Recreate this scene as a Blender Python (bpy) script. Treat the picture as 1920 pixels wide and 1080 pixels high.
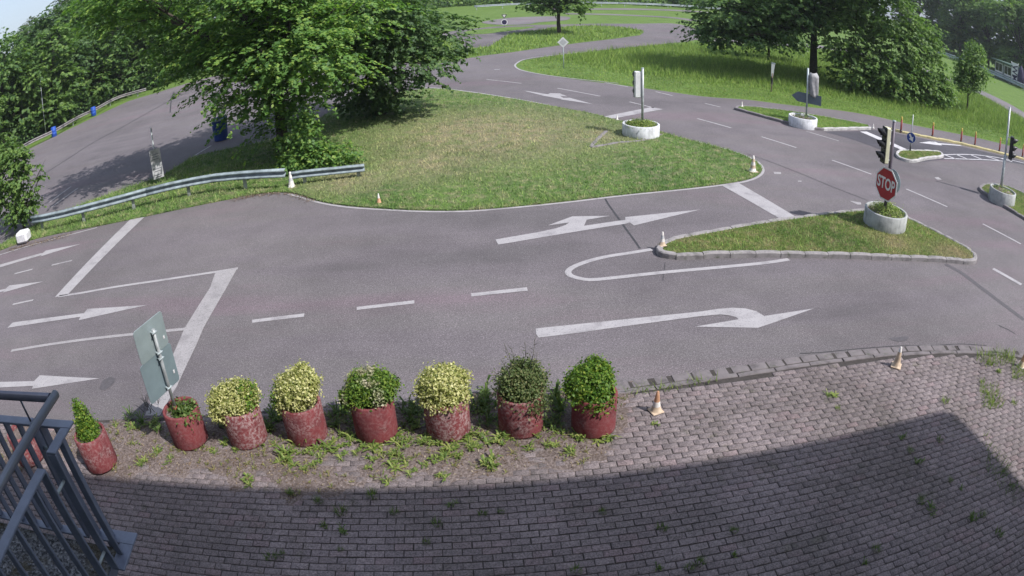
import bpy, bmesh, math, random
import numpy as np
from mathutils import Vector, Matrix

# ------------------------------------------------------------------ camera, sky, sun, exposure
S = bpy.context.scene
COL = S.collection
R = math.radians
for o in list(bpy.data.objects):
    bpy.data.objects.remove(o)

CAM_H = 5.2912
PITCH, ROLL = 0.467065, -0.034148
cam = bpy.data.cameras.new('camera')
cam_ob = bpy.data.objects.new('camera', cam)
COL.objects.link(cam_ob)
S.camera = cam_ob
_f = Vector((0, math.cos(PITCH), -math.sin(PITCH)))
_r0 = Vector((1, 0, 0)); _u0 = _r0.cross(_f)
_r = _r0 * math.cos(ROLL) + _u0 * math.sin(ROLL)
_u = -_r0 * math.sin(ROLL) + _u0 * math.cos(ROLL)
_m = Matrix((_r, _u, -_f)).transposed().to_4x4()
_m.translation = (0, 0, CAM_H)
cam_ob.matrix_world = _m
# the surveillance camera's wide lens bends straight lines: a fisheye polynomial, theta = r/F * (1 + K (r/F)^2)
cam.type = 'PANO'
cam.panorama_type = 'FISHEYE_LENS_POLYNOMIAL'
cam.sensor_fit = 'HORIZONTAL'
cam.sensor_width = 36.0
cam.sensor_height = 20.25
_F = 1308.41 * 36 / 1920
cam.fisheye_fov = math.pi
cam.fisheye_polynomial_k0 = 0
cam.fisheye_polynomial_k1 = -1 / _F
cam.fisheye_polynomial_k2 = 0
cam.fisheye_polynomial_k3 = -0.20208 / _F ** 3
cam.fisheye_polynomial_k4 = 0
cam.clip_start = 0.05
cam.clip_end = 2000

SUN_EL = R(50.5)
SUN_H = Vector((0.86, -0.51, 0)).normalized()          # where the sun stands, seen from above
sun_dir = Vector((SUN_H.x * math.cos(SUN_EL), SUN_H.y * math.cos(SUN_EL), math.sin(SUN_EL)))
world = bpy.data.worlds.new('World')
S.world = world
world.use_nodes = True
_nt = world.node_tree
_bg = _nt.nodes['Background']
_sky = _nt.nodes.new('ShaderNodeTexSky')
_sky.sky_type = 'NISHITA'
_sky.sun_disc = False
_sky.sun_elevation = SUN_EL
_sky.sun_rotation = math.atan2(SUN_H.x, SUN_H.y)
_sky.air_density = 1.0
_sky.dust_density = 2.5
_sky.ozone_density = 1.0
# thin bright cloud over most of the sky
_tc = _nt.nodes.new('ShaderNodeTexCoord')
_cn = _nt.nodes.new('ShaderNodeTexNoise'); _cn.inputs['Scale'].default_value = 2.2; _cn.inputs['Detail'].default_value = 6
_cm = _nt.nodes.new('ShaderNodeMapRange'); _cm.inputs[1].default_value = .35; _cm.inputs[2].default_value = .7; _cm.inputs[3].default_value = .55; _cm.inputs[4].default_value = .92
_mx = _nt.nodes.new('ShaderNodeMix'); _mx.data_type = 'RGBA'
_mx.inputs[7].default_value = (2.05, 2.35, 2.95, 1)
_nt.links.new(_tc.outputs['Generated'], _cn.inputs['Vector'])
_nt.links.new(_cn.outputs[0], _cm.inputs[0])
_nt.links.new(_cm.outputs[0], _mx.inputs[0])
_nt.links.new(_sky.outputs[0], _mx.inputs[6])
_nt.links.new(_mx.outputs[2], _bg.inputs[0])
_bg.inputs[1].default_value = 0.15
sl = bpy.data.lights.new('sun', 'SUN')
sl.energy = 3.3
sl.angle = R(0.55)
sl.color = (1.0, 0.965, 0.925)
sun = bpy.data.objects.new('sun', sl)
COL.objects.link(sun)
sun.rotation_euler = sun_dir.to_track_quat('Z', 'Y').to_euler()
S.view_settings.view_transform = 'Standard'
S.view_settings.look = 'None'
S.view_settings.gamma = 1
S.view_settings.exposure = 0.84
S.cycles.max_bounces = 6
S.cycles.diffuse_bounces = 5
S.cycles.transparent_max_bounces = 8
S.cycles.use_denoising = True

# ------------------------------------------------------------------ helpers
rng = np.random.default_rng(11)
random.seed(5)

def link(o, parent=None):
    COL.objects.link(o)
    if parent is not None:
        o.parent = parent
    return o

def tag(o, label=None, cat=None, group=None, kind=None):
    if label: o['label'] = label
    if cat: o['category'] = cat
    if group: o['group'] = group
    if kind: o['kind'] = kind
    return o

def thing(name, label, cat, loc=(0, 0, 0), rz=0.0, group=None):
    o = bpy.data.objects.new(name, None)
    o.empty_display_size = .2
    o.location = loc
    o.rotation_euler = (0, 0, rz)
    link(o)
    return tag(o, label, cat, group)

def struct(name, loc=(0, 0, 0)):
    o = bpy.data.objects.new(name, None)
    o.location = loc
    link(o)
    o['kind'] = 'structure'
    return o

def npmesh(name, v, quads=None, tris=None, mat=None, smooth=False):
    """fast mesh from numpy arrays"""
    me = bpy.data.meshes.new(name)
    v = np.asarray(v, dtype=np.float32).reshape(-1, 3)
    q = np.zeros((0, 4), int) if quads is None else np.asarray(quads).reshape(-1, 4)
    t = np.zeros((0, 3), int) if tris is None else np.asarray(tris).reshape(-1, 3)
    me.vertices.add(len(v)); me.vertices.foreach_set('co', v.ravel())
    nl = q.size + t.size
    me.loops.add(nl)
    me.loops.foreach_set('vertex_index', np.concatenate([q.ravel(), t.ravel()]).astype(np.int32))
    me.polygons.add(len(q) + len(t))
    st = np.concatenate([np.arange(len(q)) * 4, q.size + np.arange(len(t)) * 3]).astype(np.int32)
    me.polygons.foreach_set('loop_start', st)
    me.update(calc_edges=True)
    if smooth:
        me.polygons.foreach_set('use_smooth', np.ones(len(me.polygons), bool))
    if mat: me.materials.append(mat)
    me.validate()
    return me

class MB:
    """collects simple solids and links them as one mesh object"""
    def __init__(s): s.v = []; s.f = []; s.sm = []
    def add(s, vs, fs, smooth=False):
        b = len(s.v); s.v += [tuple(x) for x in vs]
        for f in fs: s.f.append(tuple(b + i for i in f)); s.sm.append(smooth)
        return s
    def box(s, c, size, rot=None, bevel=0):
        hx, hy, hz = [k / 2 for k in size]
        if bevel:
            bm = bmesh.new(); bmesh.ops.create_cube(bm, size=1)
            for q in bm.verts: q.co = Vector((q.co.x * size[0], q.co.y * size[1], q.co.z * size[2]))
            bmesh.ops.bevel(bm, geom=bm.edges[:], offset=bevel, segments=1, affect='EDGES')
            bm.verts.index_update()
            vs = [q.co.copy() for q in bm.verts]; fs = [[q.index for q in f.verts] for f in bm.faces]; bm.free()
        else:
            vs = [Vector((x * hx, y * hy, z * hz)) for x in (-1, 1) for y in (-1, 1) for z in (-1, 1)]
            fs = [(0, 1, 3, 2), (4, 6, 7, 5), (0, 4, 5, 1), (2, 3, 7, 6), (0, 2, 6, 4), (1, 5, 7, 3)]
        m = rot if rot is not None else Matrix.Identity(3)
        return s.add([m @ q + Vector(c) for q in vs], fs)
    def tube(s, path, rad, n=10, cap=True, smooth=True):
        P = [Vector(p) for p in path]
        rs = rad if isinstance(rad, (list, tuple)) else [rad] * len(P)
        base = len(s.v); prev = None
        for i, p in enumerate(P):
            t = (P[min(i + 1, len(P) - 1)] - P[max(i - 1, 0)])
            t = t.normalized() if t.length > 1e-9 else Vector((0, 0, 1))
            if prev is None:
                a = t.orthogonal().normalized()
            else:
                a = (prev - t * prev.dot(t)); a = a.normalized() if a.length > 1e-6 else t.orthogonal().normalized()
            prev = a; b = t.cross(a)
            for k in range(n):
                w = 2 * math.pi * k / n
                s.v.append(tuple(p + (a * math.cos(w) + b * math.sin(w)) * rs[i]))
        for i in range(len(P) - 1):
            for k in range(n):
                k2 = (k + 1) % n
                s.f.append((base + i * n + k, base + i * n + k2, base + (i + 1) * n + k2, base + (i + 1) * n + k)); s.sm.append(smooth)
        if cap:
            s.f.append(tuple(base + k for k in reversed(range(n)))); s.sm.append(False)
            e = base + (len(P) - 1) * n
            s.f.append(tuple(e + k for k in range(n))); s.sm.append(False)
        return s
    def lathe(s, prof, n=24, c=(0, 0, 0), smooth=True, wob=0, seed=0):
        """prof: list of (radius, z)"""
        base = len(s.v); rr = random.Random(seed)
        off = [1 + wob * rr.uniform(-1, 1) for _ in range(n)]
        for r, z in prof:
            for k in range(n):
                w = 2 * math.pi * k / n
                s.v.append((c[0] + r * off[k] * math.cos(w), c[1] + r * off[k] * math.sin(w), c[2] + z))
        for i in range(len(prof) - 1):
            for k in range(n):
                k2 = (k + 1) % n
                s.f.append((base + i * n + k, base + i * n + k2, base + (i + 1) * n + k2, base + (i + 1) * n + k)); s.sm.append(smooth)
        return s
    def disc(s, r, z, n=24, c=(0, 0), up=True):
        vs = [(c[0] + r * math.cos(2 * math.pi * k / n), c[1] + r * math.sin(2 * math.pi * k / n), z) for k in range(n)]
        return s.add(vs, [tuple(range(n)) if up else tuple(reversed(range(n)))])
    def prism(s, poly, z0, z1, m=None):
        n = len(poly)
        vs = [Vector((x, y, z0)) for x, y in poly] + [Vector((x, y, z1)) for x, y in poly]
        if m is not None: vs = [m @ q for q in vs]
        fs = [tuple(reversed(range(n))), tuple(range(n, 2 * n))] + [(i, (i + 1) % n, n + (i + 1) % n, n + i) for i in range(n)]
        return s.add(vs, fs)
    def build(s, name, mat, parent=None, loc=None, bevel=0):
        me = bpy.data.meshes.new(name)
        me.from_pydata(s.v, [], s.f); me.update()
        me.polygons.foreach_set('use_smooth', s.sm)
        me.materials.append(mat)
        o = bpy.data.objects.new(name, me)
        if loc: o.location = loc
        link(o, parent)
        if bevel:
            md = o.modifiers.new('bevel', 'BEVEL'); md.width = bevel; md.segments = 2; md.limit_method = 'ANGLE'
        return o

def ccw(poly):
    a = sum(poly[i][0] * poly[(i + 1) % len(poly)][1] - poly[(i + 1) % len(poly)][0] * poly[i][1] for i in range(len(poly)))
    return list(poly) if a > 0 else list(reversed(poly))

def spline(pts, step=.3, closed=False):
    """Catmull-Rom through the points, resampled"""
    P = [np.array(p, float) for p in pts]; n = len(P); out = []
    rngi = range(n if closed else n - 1)
    for i in rngi:
        p1, p2 = P[i], P[(i + 1) % n]
        p0 = P[(i - 1) % n] if closed or i > 0 else p1 * 2 - p2
        p3 = P[(i + 2) % n] if closed or i + 2 < n else p2 * 2 - p1
        d = np.linalg.norm(p2 - p1); k = max(1, int(math.ceil(d / step)))
        a = max(np.linalg.norm(p1 - p0), 1e-4) ** .5; b = max(d, 1e-4) ** .5; c = max(np.linalg.norm(p3 - p2), 1e-4) ** .5
        m1 = b * ((p1 - p0) / a - (p2 - p0) / (a + b) + (p2 - p1) / b)
        m2 = b * ((p2 - p1) / b - (p3 - p1) / (b + c) + (p3 - p2) / c)
        for j in range(k):
            t = j / k; t2 = t * t; t3 = t2 * t
            out.append((2 * t3 - 3 * t2 + 1) * p1 + (t3 - 2 * t2 + t) * m1 + (-2 * t3 + 3 * t2) * p2 + (t3 - t2) * m2)
    if not closed: out.append(P[-1])
    return [(float(q[0]), float(q[1])) for q in out]

def sheet(name, poly, z, mat, parent=None, kind=None):
    poly = ccw(poly)
    me = bpy.data.meshes.new(name)
    me.from_pydata([(x, y, z) for x, y in poly], [], [tuple(range(len(poly)))]); me.update()
    me.materials.append(mat)
    o = bpy.data.objects.new(name, me)
    link(o, parent)
    if kind: o['kind'] = kind
    return o

def normals2(path, closed=False):
    P = np.array(path); n = len(P)
    if closed: T = np.roll(P, -1, 0) - np.roll(P, 1, 0)
    else:
        T = np.zeros_like(P); T[1:-1] = P[2:] - P[:-2]; T[0] = P[1] - P[0]; T[-1] = P[-1] - P[-2]
    T /= np.linalg.norm(T, axis=1)[:, None] + 1e-9
    return P, np.stack([-T[:, 1], T[:, 0]], 1)

def ribbon(name, path, w, z, mat, parent=None, closed=False, off=0.0):
    P, N = normals2(path, closed)
    a = P + N * (off - w / 2); b = P + N * (off + w / 2); n = len(P)
    v = np.concatenate([np.c_[a, np.full(n, z)], np.c_[b, np.full(n, z)]])
    q = [(i, (i + 1) % n, n + (i + 1) % n, n + i) for i in range(n if closed else n - 1)]
    me = npmesh(name, v, q, mat=mat)
    return link(bpy.data.objects.new(name, me), parent)

def inpoly(x, y, poly):
    P = np.array(poly); c = np.zeros(len(x), bool); j = len(P) - 1
    for i in range(len(P)):
        xi, yi = P[i]; xj, yj = P[j]
        if yi != yj:
            c ^= ((yi > y) != (yj > y)) & (x < (xj - xi) * (y - yi) / (yj - yi) + xi)
        j = i
    return c

def kerb(parent, path, w, h, length, mat, z0=0.0, closed=False, gap=.012, inset=0.0, name='kerb_stone', seed=1):
    """kerb stones laid along a path, each one an object; the path is the outer foot of the kerb"""
    rr = random.Random(seed)
    P = np.array(path)
    if closed: P = np.vstack([P, P[:1]])
    D = np.concatenate([[0], np.cumsum(np.linalg.norm(np.diff(P, axis=0), axis=1))])
    L = D[-1]; n = max(1, round(L / length))
    def at(s): return np.array([np.interp(s, D, P[:, 0]), np.interp(s, D, P[:, 1])])
    for i in range(n):
        s0, s1 = L * i / n + gap / 2, L * (i + 1) / n - gap / 2
        k = 4
        pts = [at(s0 + (s1 - s0) * j / k) for j in range(k + 1)]
        A, N = normals2(pts)
        dz = rr.uniform(-.008, .008); dd = rr.uniform(-.008, .008)
        mb = MB(); V = []
        bv = min(.02, w * .2, h * .3)
        for j in range(k + 1):
            p, nn = A[j], N[j]
            e = bv * .6 if j in (0, k) else 0
            for o_, z_ in ((0, -.03), (0, h - bv), (bv, h), (w - bv, h), (w, h - bv), (w, -.03)):
                q = p + nn * (o_ + dd + inset)
                V.append((q[0], q[1], z0 + z_ + (dz if z_ > 0 else 0) - (e if z_ > 0 else 0)))
        F = []
        for j in range(k):
            for m_ in range(5):
                a = j * 6 + m_; F.append((a, a + 6, a + 7, a + 1))
        F.append((0, 1, 2, 3, 4, 5)); F.append(tuple(k * 6 + x for x in (5, 4, 3, 2, 1, 0)))
        mb.add(V, F); mb.build(name, mat, parent)

# ------------------------------------------------------------------ materials
def mat(name): 
    m = bpy.data.materials.new(name); m.use_nodes = True
    return m, m.node_tree, m.node_tree.nodes['Principled BSDF']

def N(nt, t, **kw):
    n = nt.nodes.new(t)
    for k, v in kw.items():
        if k in n.inputs: n.inputs[k].default_value = v
        else: setattr(n, k, v)
    return n

def noise(nt, scale, detail=4, rough=.6, vec=None):
    n = N(nt, 'ShaderNodeTexNoise'); n.inputs['Scale'].default_value = scale; n.inputs['Detail'].default_value = detail; n.inputs['Roughness'].default_value = rough
    if vec is not None: nt.links.new(vec, n.inputs['Vector'])
    return n.outputs[0]

def ramp(nt, fac, stops):
    n = N(nt, 'ShaderNodeValToRGB'); cr = n.color_ramp
    while len(cr.elements) < len(stops): cr.elements.new(.5)
    for e, (p, c) in zip(cr.elements, stops):
        e.position = p; e.color = (c[0], c[1], c[2], 1) if not isinstance(c, (int, float)) else (c, c, c, 1)
    nt.links.new(fac, n.inputs[0]); return n.outputs[0]

def mixc(nt, fac, a, b, blend='MIX'):
    n = N(nt, 'ShaderNodeMix'); n.data_type = 'RGBA'; n.blend_type = blend
    for s, i in ((fac, 0), (a, 6), (b, 7)):
        if isinstance(s, (int, float)): n.inputs[i].default_value = s
        elif isinstance(s, tuple): n.inputs[i].default_value = (*s[:3], 1)
        else: nt.links.new(s, n.inputs[i])
    return n.outputs[2]

def bump(nt, b, h, strength=.3, dist=.02):
    n = N(nt, 'ShaderNodeBump'); n.inputs['Strength'].default_value = strength; n.inputs['Distance'].default_value = dist
    nt.links.new(h, n.inputs['Height']); nt.links.new(n.outputs[0], b.inputs['Normal'])

def pos(nt): return N(nt, 'ShaderNodeNewGeometry').outputs['Position']
def island(nt): return N(nt, 'ShaderNodeNewGeometry').outputs['Random Per Island']
def objrand(nt): return N(nt, 'ShaderNodeObjectInfo').outputs['Random']

def plain(name, col, rough=.6, metal=0, var=.15, scale=6, bmp=0, spec=.5):
    m, nt, b = mat(name)
    c = ramp(nt, noise(nt, scale, 5, .6, pos(nt)), [(.3, tuple(k * (1 - var) for k in col)), (.7, tuple(min(1, k * (1 + var)) for k in col))])
    nt.links.new(c, b.inputs['Base Color']); b.inputs['Roughness'].default_value = rough; b.inputs['Metallic'].default_value = metal
    b.inputs['Specular IOR Level'].default_value = spec
    if bmp: bump(nt, b, noise(nt, scale * 6, 3, .6, pos(nt)), bmp, .01)
    return m

def asphalt_mat(name, base, tint=(0, 0, 0), spk=.5):
    m, nt, b = mat(name); P = pos(nt)
    big = noise(nt, .18, 5, .62, P); mid = noise(nt, 1.3, 5, .6, P); fine = noise(nt, 46, 2, .8, P); med = noise(nt, 14, 5, .8, P)
    g = lambda k: (k, k, k)
    wv = N(nt, 'ShaderNodeMapping'); wv.inputs['Scale'].default_value = (.10, .62, 1); wv.inputs['Rotation'].default_value = (0, 0, R(-12)); nt.links.new(P, wv.inputs[0])
    band = noise(nt, .9, 4, .55, wv.outputs[0])
    vor = N(nt, 'ShaderNodeTexVoronoi'); vor.inputs['Scale'].default_value = 85; nt.links.new(P, vor.inputs['Vector'])
    c = ramp(nt, big, [(.30, tuple(k * .78 for k in base)), (.50, base), (.70, tuple(k * 1.16 for k in base))])
    # tyre-polished, reddish and greenish bands along the lanes
    c = mixc(nt, 1.0, c, ramp(nt, band, [(.32, (.84, .86, .84)), (.44, g(1.0)), (.53, (1.0, 1.02, .98)), (.66, (1.10, 1.0, 1.03))]), 'MULTIPLY')
    c = mixc(nt, 1.0, c, ramp(nt, mid, [(.28, g(.91)), (.50, g(1.0)), (.72, g(1.07))]), 'MULTIPLY')
    c = mixc(nt, 1.0, c, ramp(nt, med, [(.30, g(.84)), (.50, g(1.0)), (.70, g(1.14))]), 'MULTIPLY')
    c = mixc(nt, spk, c, mixc(nt, 1.0, c, ramp(nt, fine, [(.30, g(.25)), (.46, g(.80)), (.58, g(1.15)), (.68, g(2.6))]), 'MULTIPLY'))
    c = mixc(nt, spk * .5, c, mixc(nt, 1.0, c, ramp(nt, vor.outputs['Color'], [(.15, g(.45)), (.6, g(1.0)), (.92, g(2.2))]), 'MULTIPLY'))
    nt.links.new(c, b.inputs['Base Color']); b.inputs['Roughness'].default_value = .85; b.inputs['Specular IOR Level'].default_value = .3
    bump(nt, b, fine, .35, .006)
    return m

def paint_mat(name, col, wear=.5, under=(.13, .12, .13)):
    m, nt, b = mat(name); P = pos(nt)
    c = ramp(nt, noise(nt, 3, 5, .6, P), [(.3, tuple(k * .86 for k in col)), (.7, col)])
    f = ramp(nt, noise(nt, 38, 4, .72, P), [(wear - .12, 1.0), (wear + .03, 0.0)])
    g = ramp(nt, noise(nt, 2.2, 4, .6, P), [(.52, 0.0), (.66, .75)])
    w1 = N(nt, 'ShaderNodeMath', operation='MAXIMUM')
    gm = N(nt, 'ShaderNodeMath', operation='MULTIPLY'); nt.links.new(g, gm.inputs[0]); nt.links.new(ramp(nt, noise(nt, 60, 3, .7, P), [(.4, 1.0), (.6, .2)]), gm.inputs[1])
    nt.links.new(f, w1.inputs[0]); nt.links.new(gm.outputs[0], w1.inputs[1])
    c = mixc(nt, w1.outputs[0], c, under)
    nt.links.new(c, b.inputs['Base Color']); b.inputs['Roughness'].default_value = .7
    bump(nt, b, noise(nt, 60, 3, .7, P), .25, .004)
    return m

def leaf_mat(name, cols, trans=.35, rough=.55, patch=None):
    """cols: colours across the random value of each leaf"""
    m, nt, b = mat(name)
    c = ramp(nt, island(nt), [(i / max(1, len(cols) - 1), k) for i, k in enumerate(cols)])
    if patch:
        c = mixc(nt, ramp(nt, noise(nt, patch[0], 2, .5, pos(nt)), [(patch[2], 0.0), (patch[3], 1.0)]), c, patch[1])
    nt.links.new(c, b.inputs['Base Color']); b.inputs['Roughness'].default_value = rough; b.inputs['Specular IOR Level'].default_value = .35
    t = N(nt, 'ShaderNodeBsdfTranslucent'); nt.links.new(mixc(nt, 1.0, c, (1.0, 1.15, .55), 'MULTIPLY'), t.inputs[0])
    mx = N(nt, 'ShaderNodeMixShader'); mx.inputs[0].default_value = trans
    nt.links.new(b.outputs[0], mx.inputs[1]); nt.links.new(t.outputs[0], mx.inputs[2])
    nt.links.new(mx.outputs[0], nt.nodes['Material Output'].inputs[0])
    return m

def grass_cols(nt, P, dry_spots, green, dark, dry):
    big = noise(nt, .45, 5, .6, P); mid = noise(nt, 2.2, 4, .6, P)
    c = ramp(nt, big, [(.32, dark), (.6, green)])
    f = ramp(nt, noise(nt, 3.6, 5, .7, P), [(.47, 0.0), (.70, .75)])
    for (x, y, r, k) in dry_spots:
        d = N(nt, 'ShaderNodeVectorMath', operation='DISTANCE'); nt.links.new(P, d.inputs[0]); d.inputs[1].default_value = (x, y, 0)
        mr = N(nt, 'ShaderNodeMapRange'); mr.inputs[1].default_value = r; mr.inputs[2].default_value = r * .25; mr.inputs[3].default_value = 0; mr.inputs[4].default_value = k
        nt.links.new(d.outputs['Value'], mr.inputs[0])
        mu = N(nt, 'ShaderNodeMath', operation='MULTIPLY'); nt.links.new(mr.outputs[0], mu.inputs[0]); nt.links.new(ramp(nt, mid, [(.3, .35), (.6, 1.0)]), mu.inputs[1])
        ad = N(nt, 'ShaderNodeMath', operation='MAXIMUM'); nt.links.new(f, ad.inputs[0]); nt.links.new(mu.outputs[0], ad.inputs[1]); f = ad.outputs[0]
    return mixc(nt, f, c, dry)

def grass_mat(name, green, dark, dry, spots=(), blade=False, soil=.0):
    m, nt, b = mat(name); P = pos(nt)
    c = grass_cols(nt, P, spots, green, dark, dry)
    if blade:
        c = mixc(nt, .75, c, ramp(nt, island(nt), [(0, (.45, .5, .45)), (.5, (1, 1, 1)), (1, (1.75, 1.6, 1.3))]), 'MULTIPLY')
    else:
        c = mixc(nt, .65, c, ramp(nt, noise(nt, 14, 4, .7, P), [(.3, (.35, .4, .4)), (.7, (1.6, 1.45, 1.3))]), 'MULTIPLY')
        bump(nt, b, noise(nt, 18, 4, .7, P), .8, .06)
    nt.links.new(c, b.inputs['Base Color']); b.inputs['Roughness'].default_value = .75; b.inputs['Specular IOR Level'].default_value = .2
    if blade:
        t = N(nt, 'ShaderNodeBsdfTranslucent'); nt.links.new(c, t.inputs[0])
        mx = N(nt, 'ShaderNodeMixShader'); mx.inputs[0].default_value = .3
        nt.links.new(b.outputs[0], mx.inputs[1]); nt.links.new(t.outputs[0], mx.inputs[2]); nt.links.new(mx.outputs[0], nt.nodes['Material Output'].inputs[0])
    return m

def concrete_mat(name, col, streak=True, moss=.0):
    m, nt, b = mat(name); P = pos(nt)
    c = ramp(nt, noise(nt, 5, 6, .65, P), [(.28, tuple(k * .55 for k in col)), (.5, col), (.75, tuple(min(1, k * 1.25) for k in col))])
    if streak:
        mp = N(nt, 'ShaderNodeMapping'); mp.inputs['Scale'].default_value = (9, 9, .7); nt.links.new(P, mp.inputs[0])
        c = mixc(nt, .28, c, ramp(nt, noise(nt, 1.6, 5, .7, mp.outputs[0]), [(.34, tuple(k * .40 for k in col)), (.58, tuple(min(1, k * 1.1) for k in col))]))
    if moss: c = mixc(nt, ramp(nt, noise(nt, 7, 4, .7, P), [(.55, 0.0), (.7, moss)]), c, (.05, .07, .025))
    nt.links.new(c, b.inputs['Base Color']); b.inputs['Roughness'].default_value = .85; b.inputs['Specular IOR Level'].default_value = .25
    bump(nt, b, noise(nt, 45, 4, .7, P), .3, .006)
    return m

A0 = (.129, .115, .126)
M = {}
M['asphalt'] = asphalt_mat('asphalt', A0)
M['asphalt_dark'] = asphalt_mat('asphalt_dark', (.072, .068, .082), spk=.4)
M['asphalt_far'] = asphalt_mat('asphalt_far', (.150, .136, .146), spk=.2)
M['paint'] = paint_mat('road_paint', (.345, .33, .345), .43)
M['paint_old'] = paint_mat('road_paint_worn', (.31, .295, .305), .45)
M['paint_new'] = paint_mat('road_paint_bright', (.50, .49, .52), .32)
M['tar'] = plain('tar', (.035, .033, .036), .6, var=.4, scale=9)
M['stain'] = plain('oil_stain', (.075, .068, .075), .7, var=.25, scale=20)
G_SPOTS = [(-.6, 21.4, 5.6, .85), (-2.2, 18.2, 2.6, .75), (-4.2, 17.0, 1.8, .75), (2.6, 20.8, 2.4, .7)]
GREEN, DARK, DRY = (.105, .172, .052), (.068, .124, .038), (.255, .218, .155)
M['turf'] = grass_mat('turf', GREEN, DARK, DRY, G_SPOTS)
M['turf_blade'] = grass_mat('turf_blades', (.190, .310, .085), (.118, .220, .060), (.470, .405, .285), G_SPOTS, blade=True)
M['meadow'] = grass_mat('meadow', (.105, .185, .040), (.075, .140, .030), (.150, .180, .060))
M['meadow_blade'] = grass_mat('meadow_blades', (.205, .320, .072), (.145, .245, .054), (.32, .35, .13), blade=True)
M['isle_blade'] = grass_mat('island_blades', (.195, .315, .085), (.118, .220, .058), (.430, .370, .240), [(8.6, 12.0, 1.0, .8), (10.3, 11.2, 1.2, .9)], blade=True)
M['isle'] = grass_mat('island_turf', (.105, .13, .034), (.055, .085, .022), (.19, .155, .09), [(8.6, 12.0, 1.0, .8), (10.3, 11.2, 1.2, .9)])
M['concrete'] = concrete_mat('concrete', (.34, .35, .35))
M['concrete_white'] = concrete_mat('whitewashed_concrete', (.58, .59, .62))
M['kerb'] = concrete_mat('kerb_concrete', (.24, .225, .23), streak=False, moss=.6)
M['kerb_dark'] = concrete_mat('kerb_concrete_dirty', (.185, .170, .18), streak=False, moss=.25)
M['kerb_set'] = concrete_mat('kerb_sett', (.150, .134, .140), streak=False, moss=.35)
M['block_white'] = plain('whitewash', (.62, .62, .65), .8, var=.2, scale=7)
M['kerb_white'] = concrete_mat('kerb_white', (.40, .39, .39), streak=False, moss=.4)
M['kerb_yellow'] = concrete_mat('kerb_yellow', (.42, .37, .20), streak=False, moss=.2)
M['galv'] = plain('galvanised_steel', (.34, .39, .41), .55, .2, var=.35, scale=5)
M['beam'] = plain('guardrail_steel', (.21, .255, .28), .75, .0, var=.45, scale=4)
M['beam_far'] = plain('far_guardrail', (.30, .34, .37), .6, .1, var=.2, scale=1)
M['galv_pole'] = plain('galvanised_pole', (.33, .35, .36), .5, .4, var=.3, scale=8)
M['pole_dark'] = plain('dark_pole', (.075, .062, .085), .5, .2, var=.25, scale=8)
M['rail'] = plain('blue_grey_coated_steel', (.150, .172, .235), .42, .10, var=.18, scale=9)
M['tube'] = plain('handrail_steel', (.15, .16, .205), .3, .4, var=.12, scale=9)
M['black'] = plain('black_plastic', (.018, .018, .022), .45, var=.2)
M['cream'] = plain('cream_housing', (.56, .55, .40), .5, var=.12)
M['housing'] = plain('grey_housing', (.40, .40, .42), .5, var=.12)
M['housing_light'] = plain('pale_housing', (.60, .60, .62), .5, var=.10)
M['white'] = plain('white_enamel', (.66, .65, .66), .5, var=.08)
M['white_dirty'] = plain('white_plastic', (.60, .57, .55), .6, var=.22, scale=14)
M['orange'] = plain('faded_orange', (.42, .23, .135), .7, var=.3, scale=16)
M['cone_tan'] = plain('weathered_cone_base', (.46, .355, .26), .7, var=.3, scale=14)
M['panel_grey'] = plain('weathered_panel', (.30, .295, .30), .7, var=.2, scale=10)
M['panel_ink'] = plain('faded_print', (.13, .13, .15), .7, var=.3, scale=30)
M['red_sign'] = plain('red_sign', (.33, .010, .022), .4, var=.1)
M['red_post'] = plain('red_post', (.26, .045, .035), .6, var=.3, scale=12)
M['yellow'] = plain('yellow_reflector', (.48, .36, .07), .5, var=.2)
M['blue_sign'] = plain('blue_sign', (.010, .045, .24), .4, var=.1)
M['blue_bin'] = plain('blue_plastic', (.018, .075, .38), .5, var=.2)
M['blue_dark'] = plain('dark_blue_plastic', (.016, .055, .26), .5, var=.2)
M['sign_back'] = plain('sign_back', (.29, .35, .365), .45, .25, var=.10, scale=4)
M['sign_back2'] = plain('sign_back_dark', (.215, .28, .31), .45, .25, var=.10, scale=4)
M['board'] = plain('slate_board', (.105, .135, .17), .5, var=.12)
M['glass'] = plain('dark_glass', (.01, .012, .016), .1, var=.1)
M['bark'] = plain('bark', (.055, .045, .035), .9, var=.45, scale=9, bmp=.8)
M['bark_grey'] = plain('bark_grey', (.10, .095, .085), .9, var=.4, scale=9, bmp=.6)
M['plaster'] = plain('plaster', (.40, .39, .36), .9, var=.06, scale=2, bmp=.1)
M['roof'] = plain('roof_sheet', (.20, .19, .19), .7, var=.15)
M['fabric'] = plain('grey_tarpaulin', (.27, .265, .275), .8, var=.35, scale=7)
M['green_roof'] = plain('green_roof', (.07, .12, .095), .6, var=.2)
M['hut_wall'] = plain('hut_wall', (.16, .18, .165), .8, var=.15)
M['navy'] = plain('navy_cloth', (.022, .016, .06), .7, var=.2)
M['wood'] = plain('weathered_wood', (.14, .11, .085), .85, var=.35, scale=12)

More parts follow.
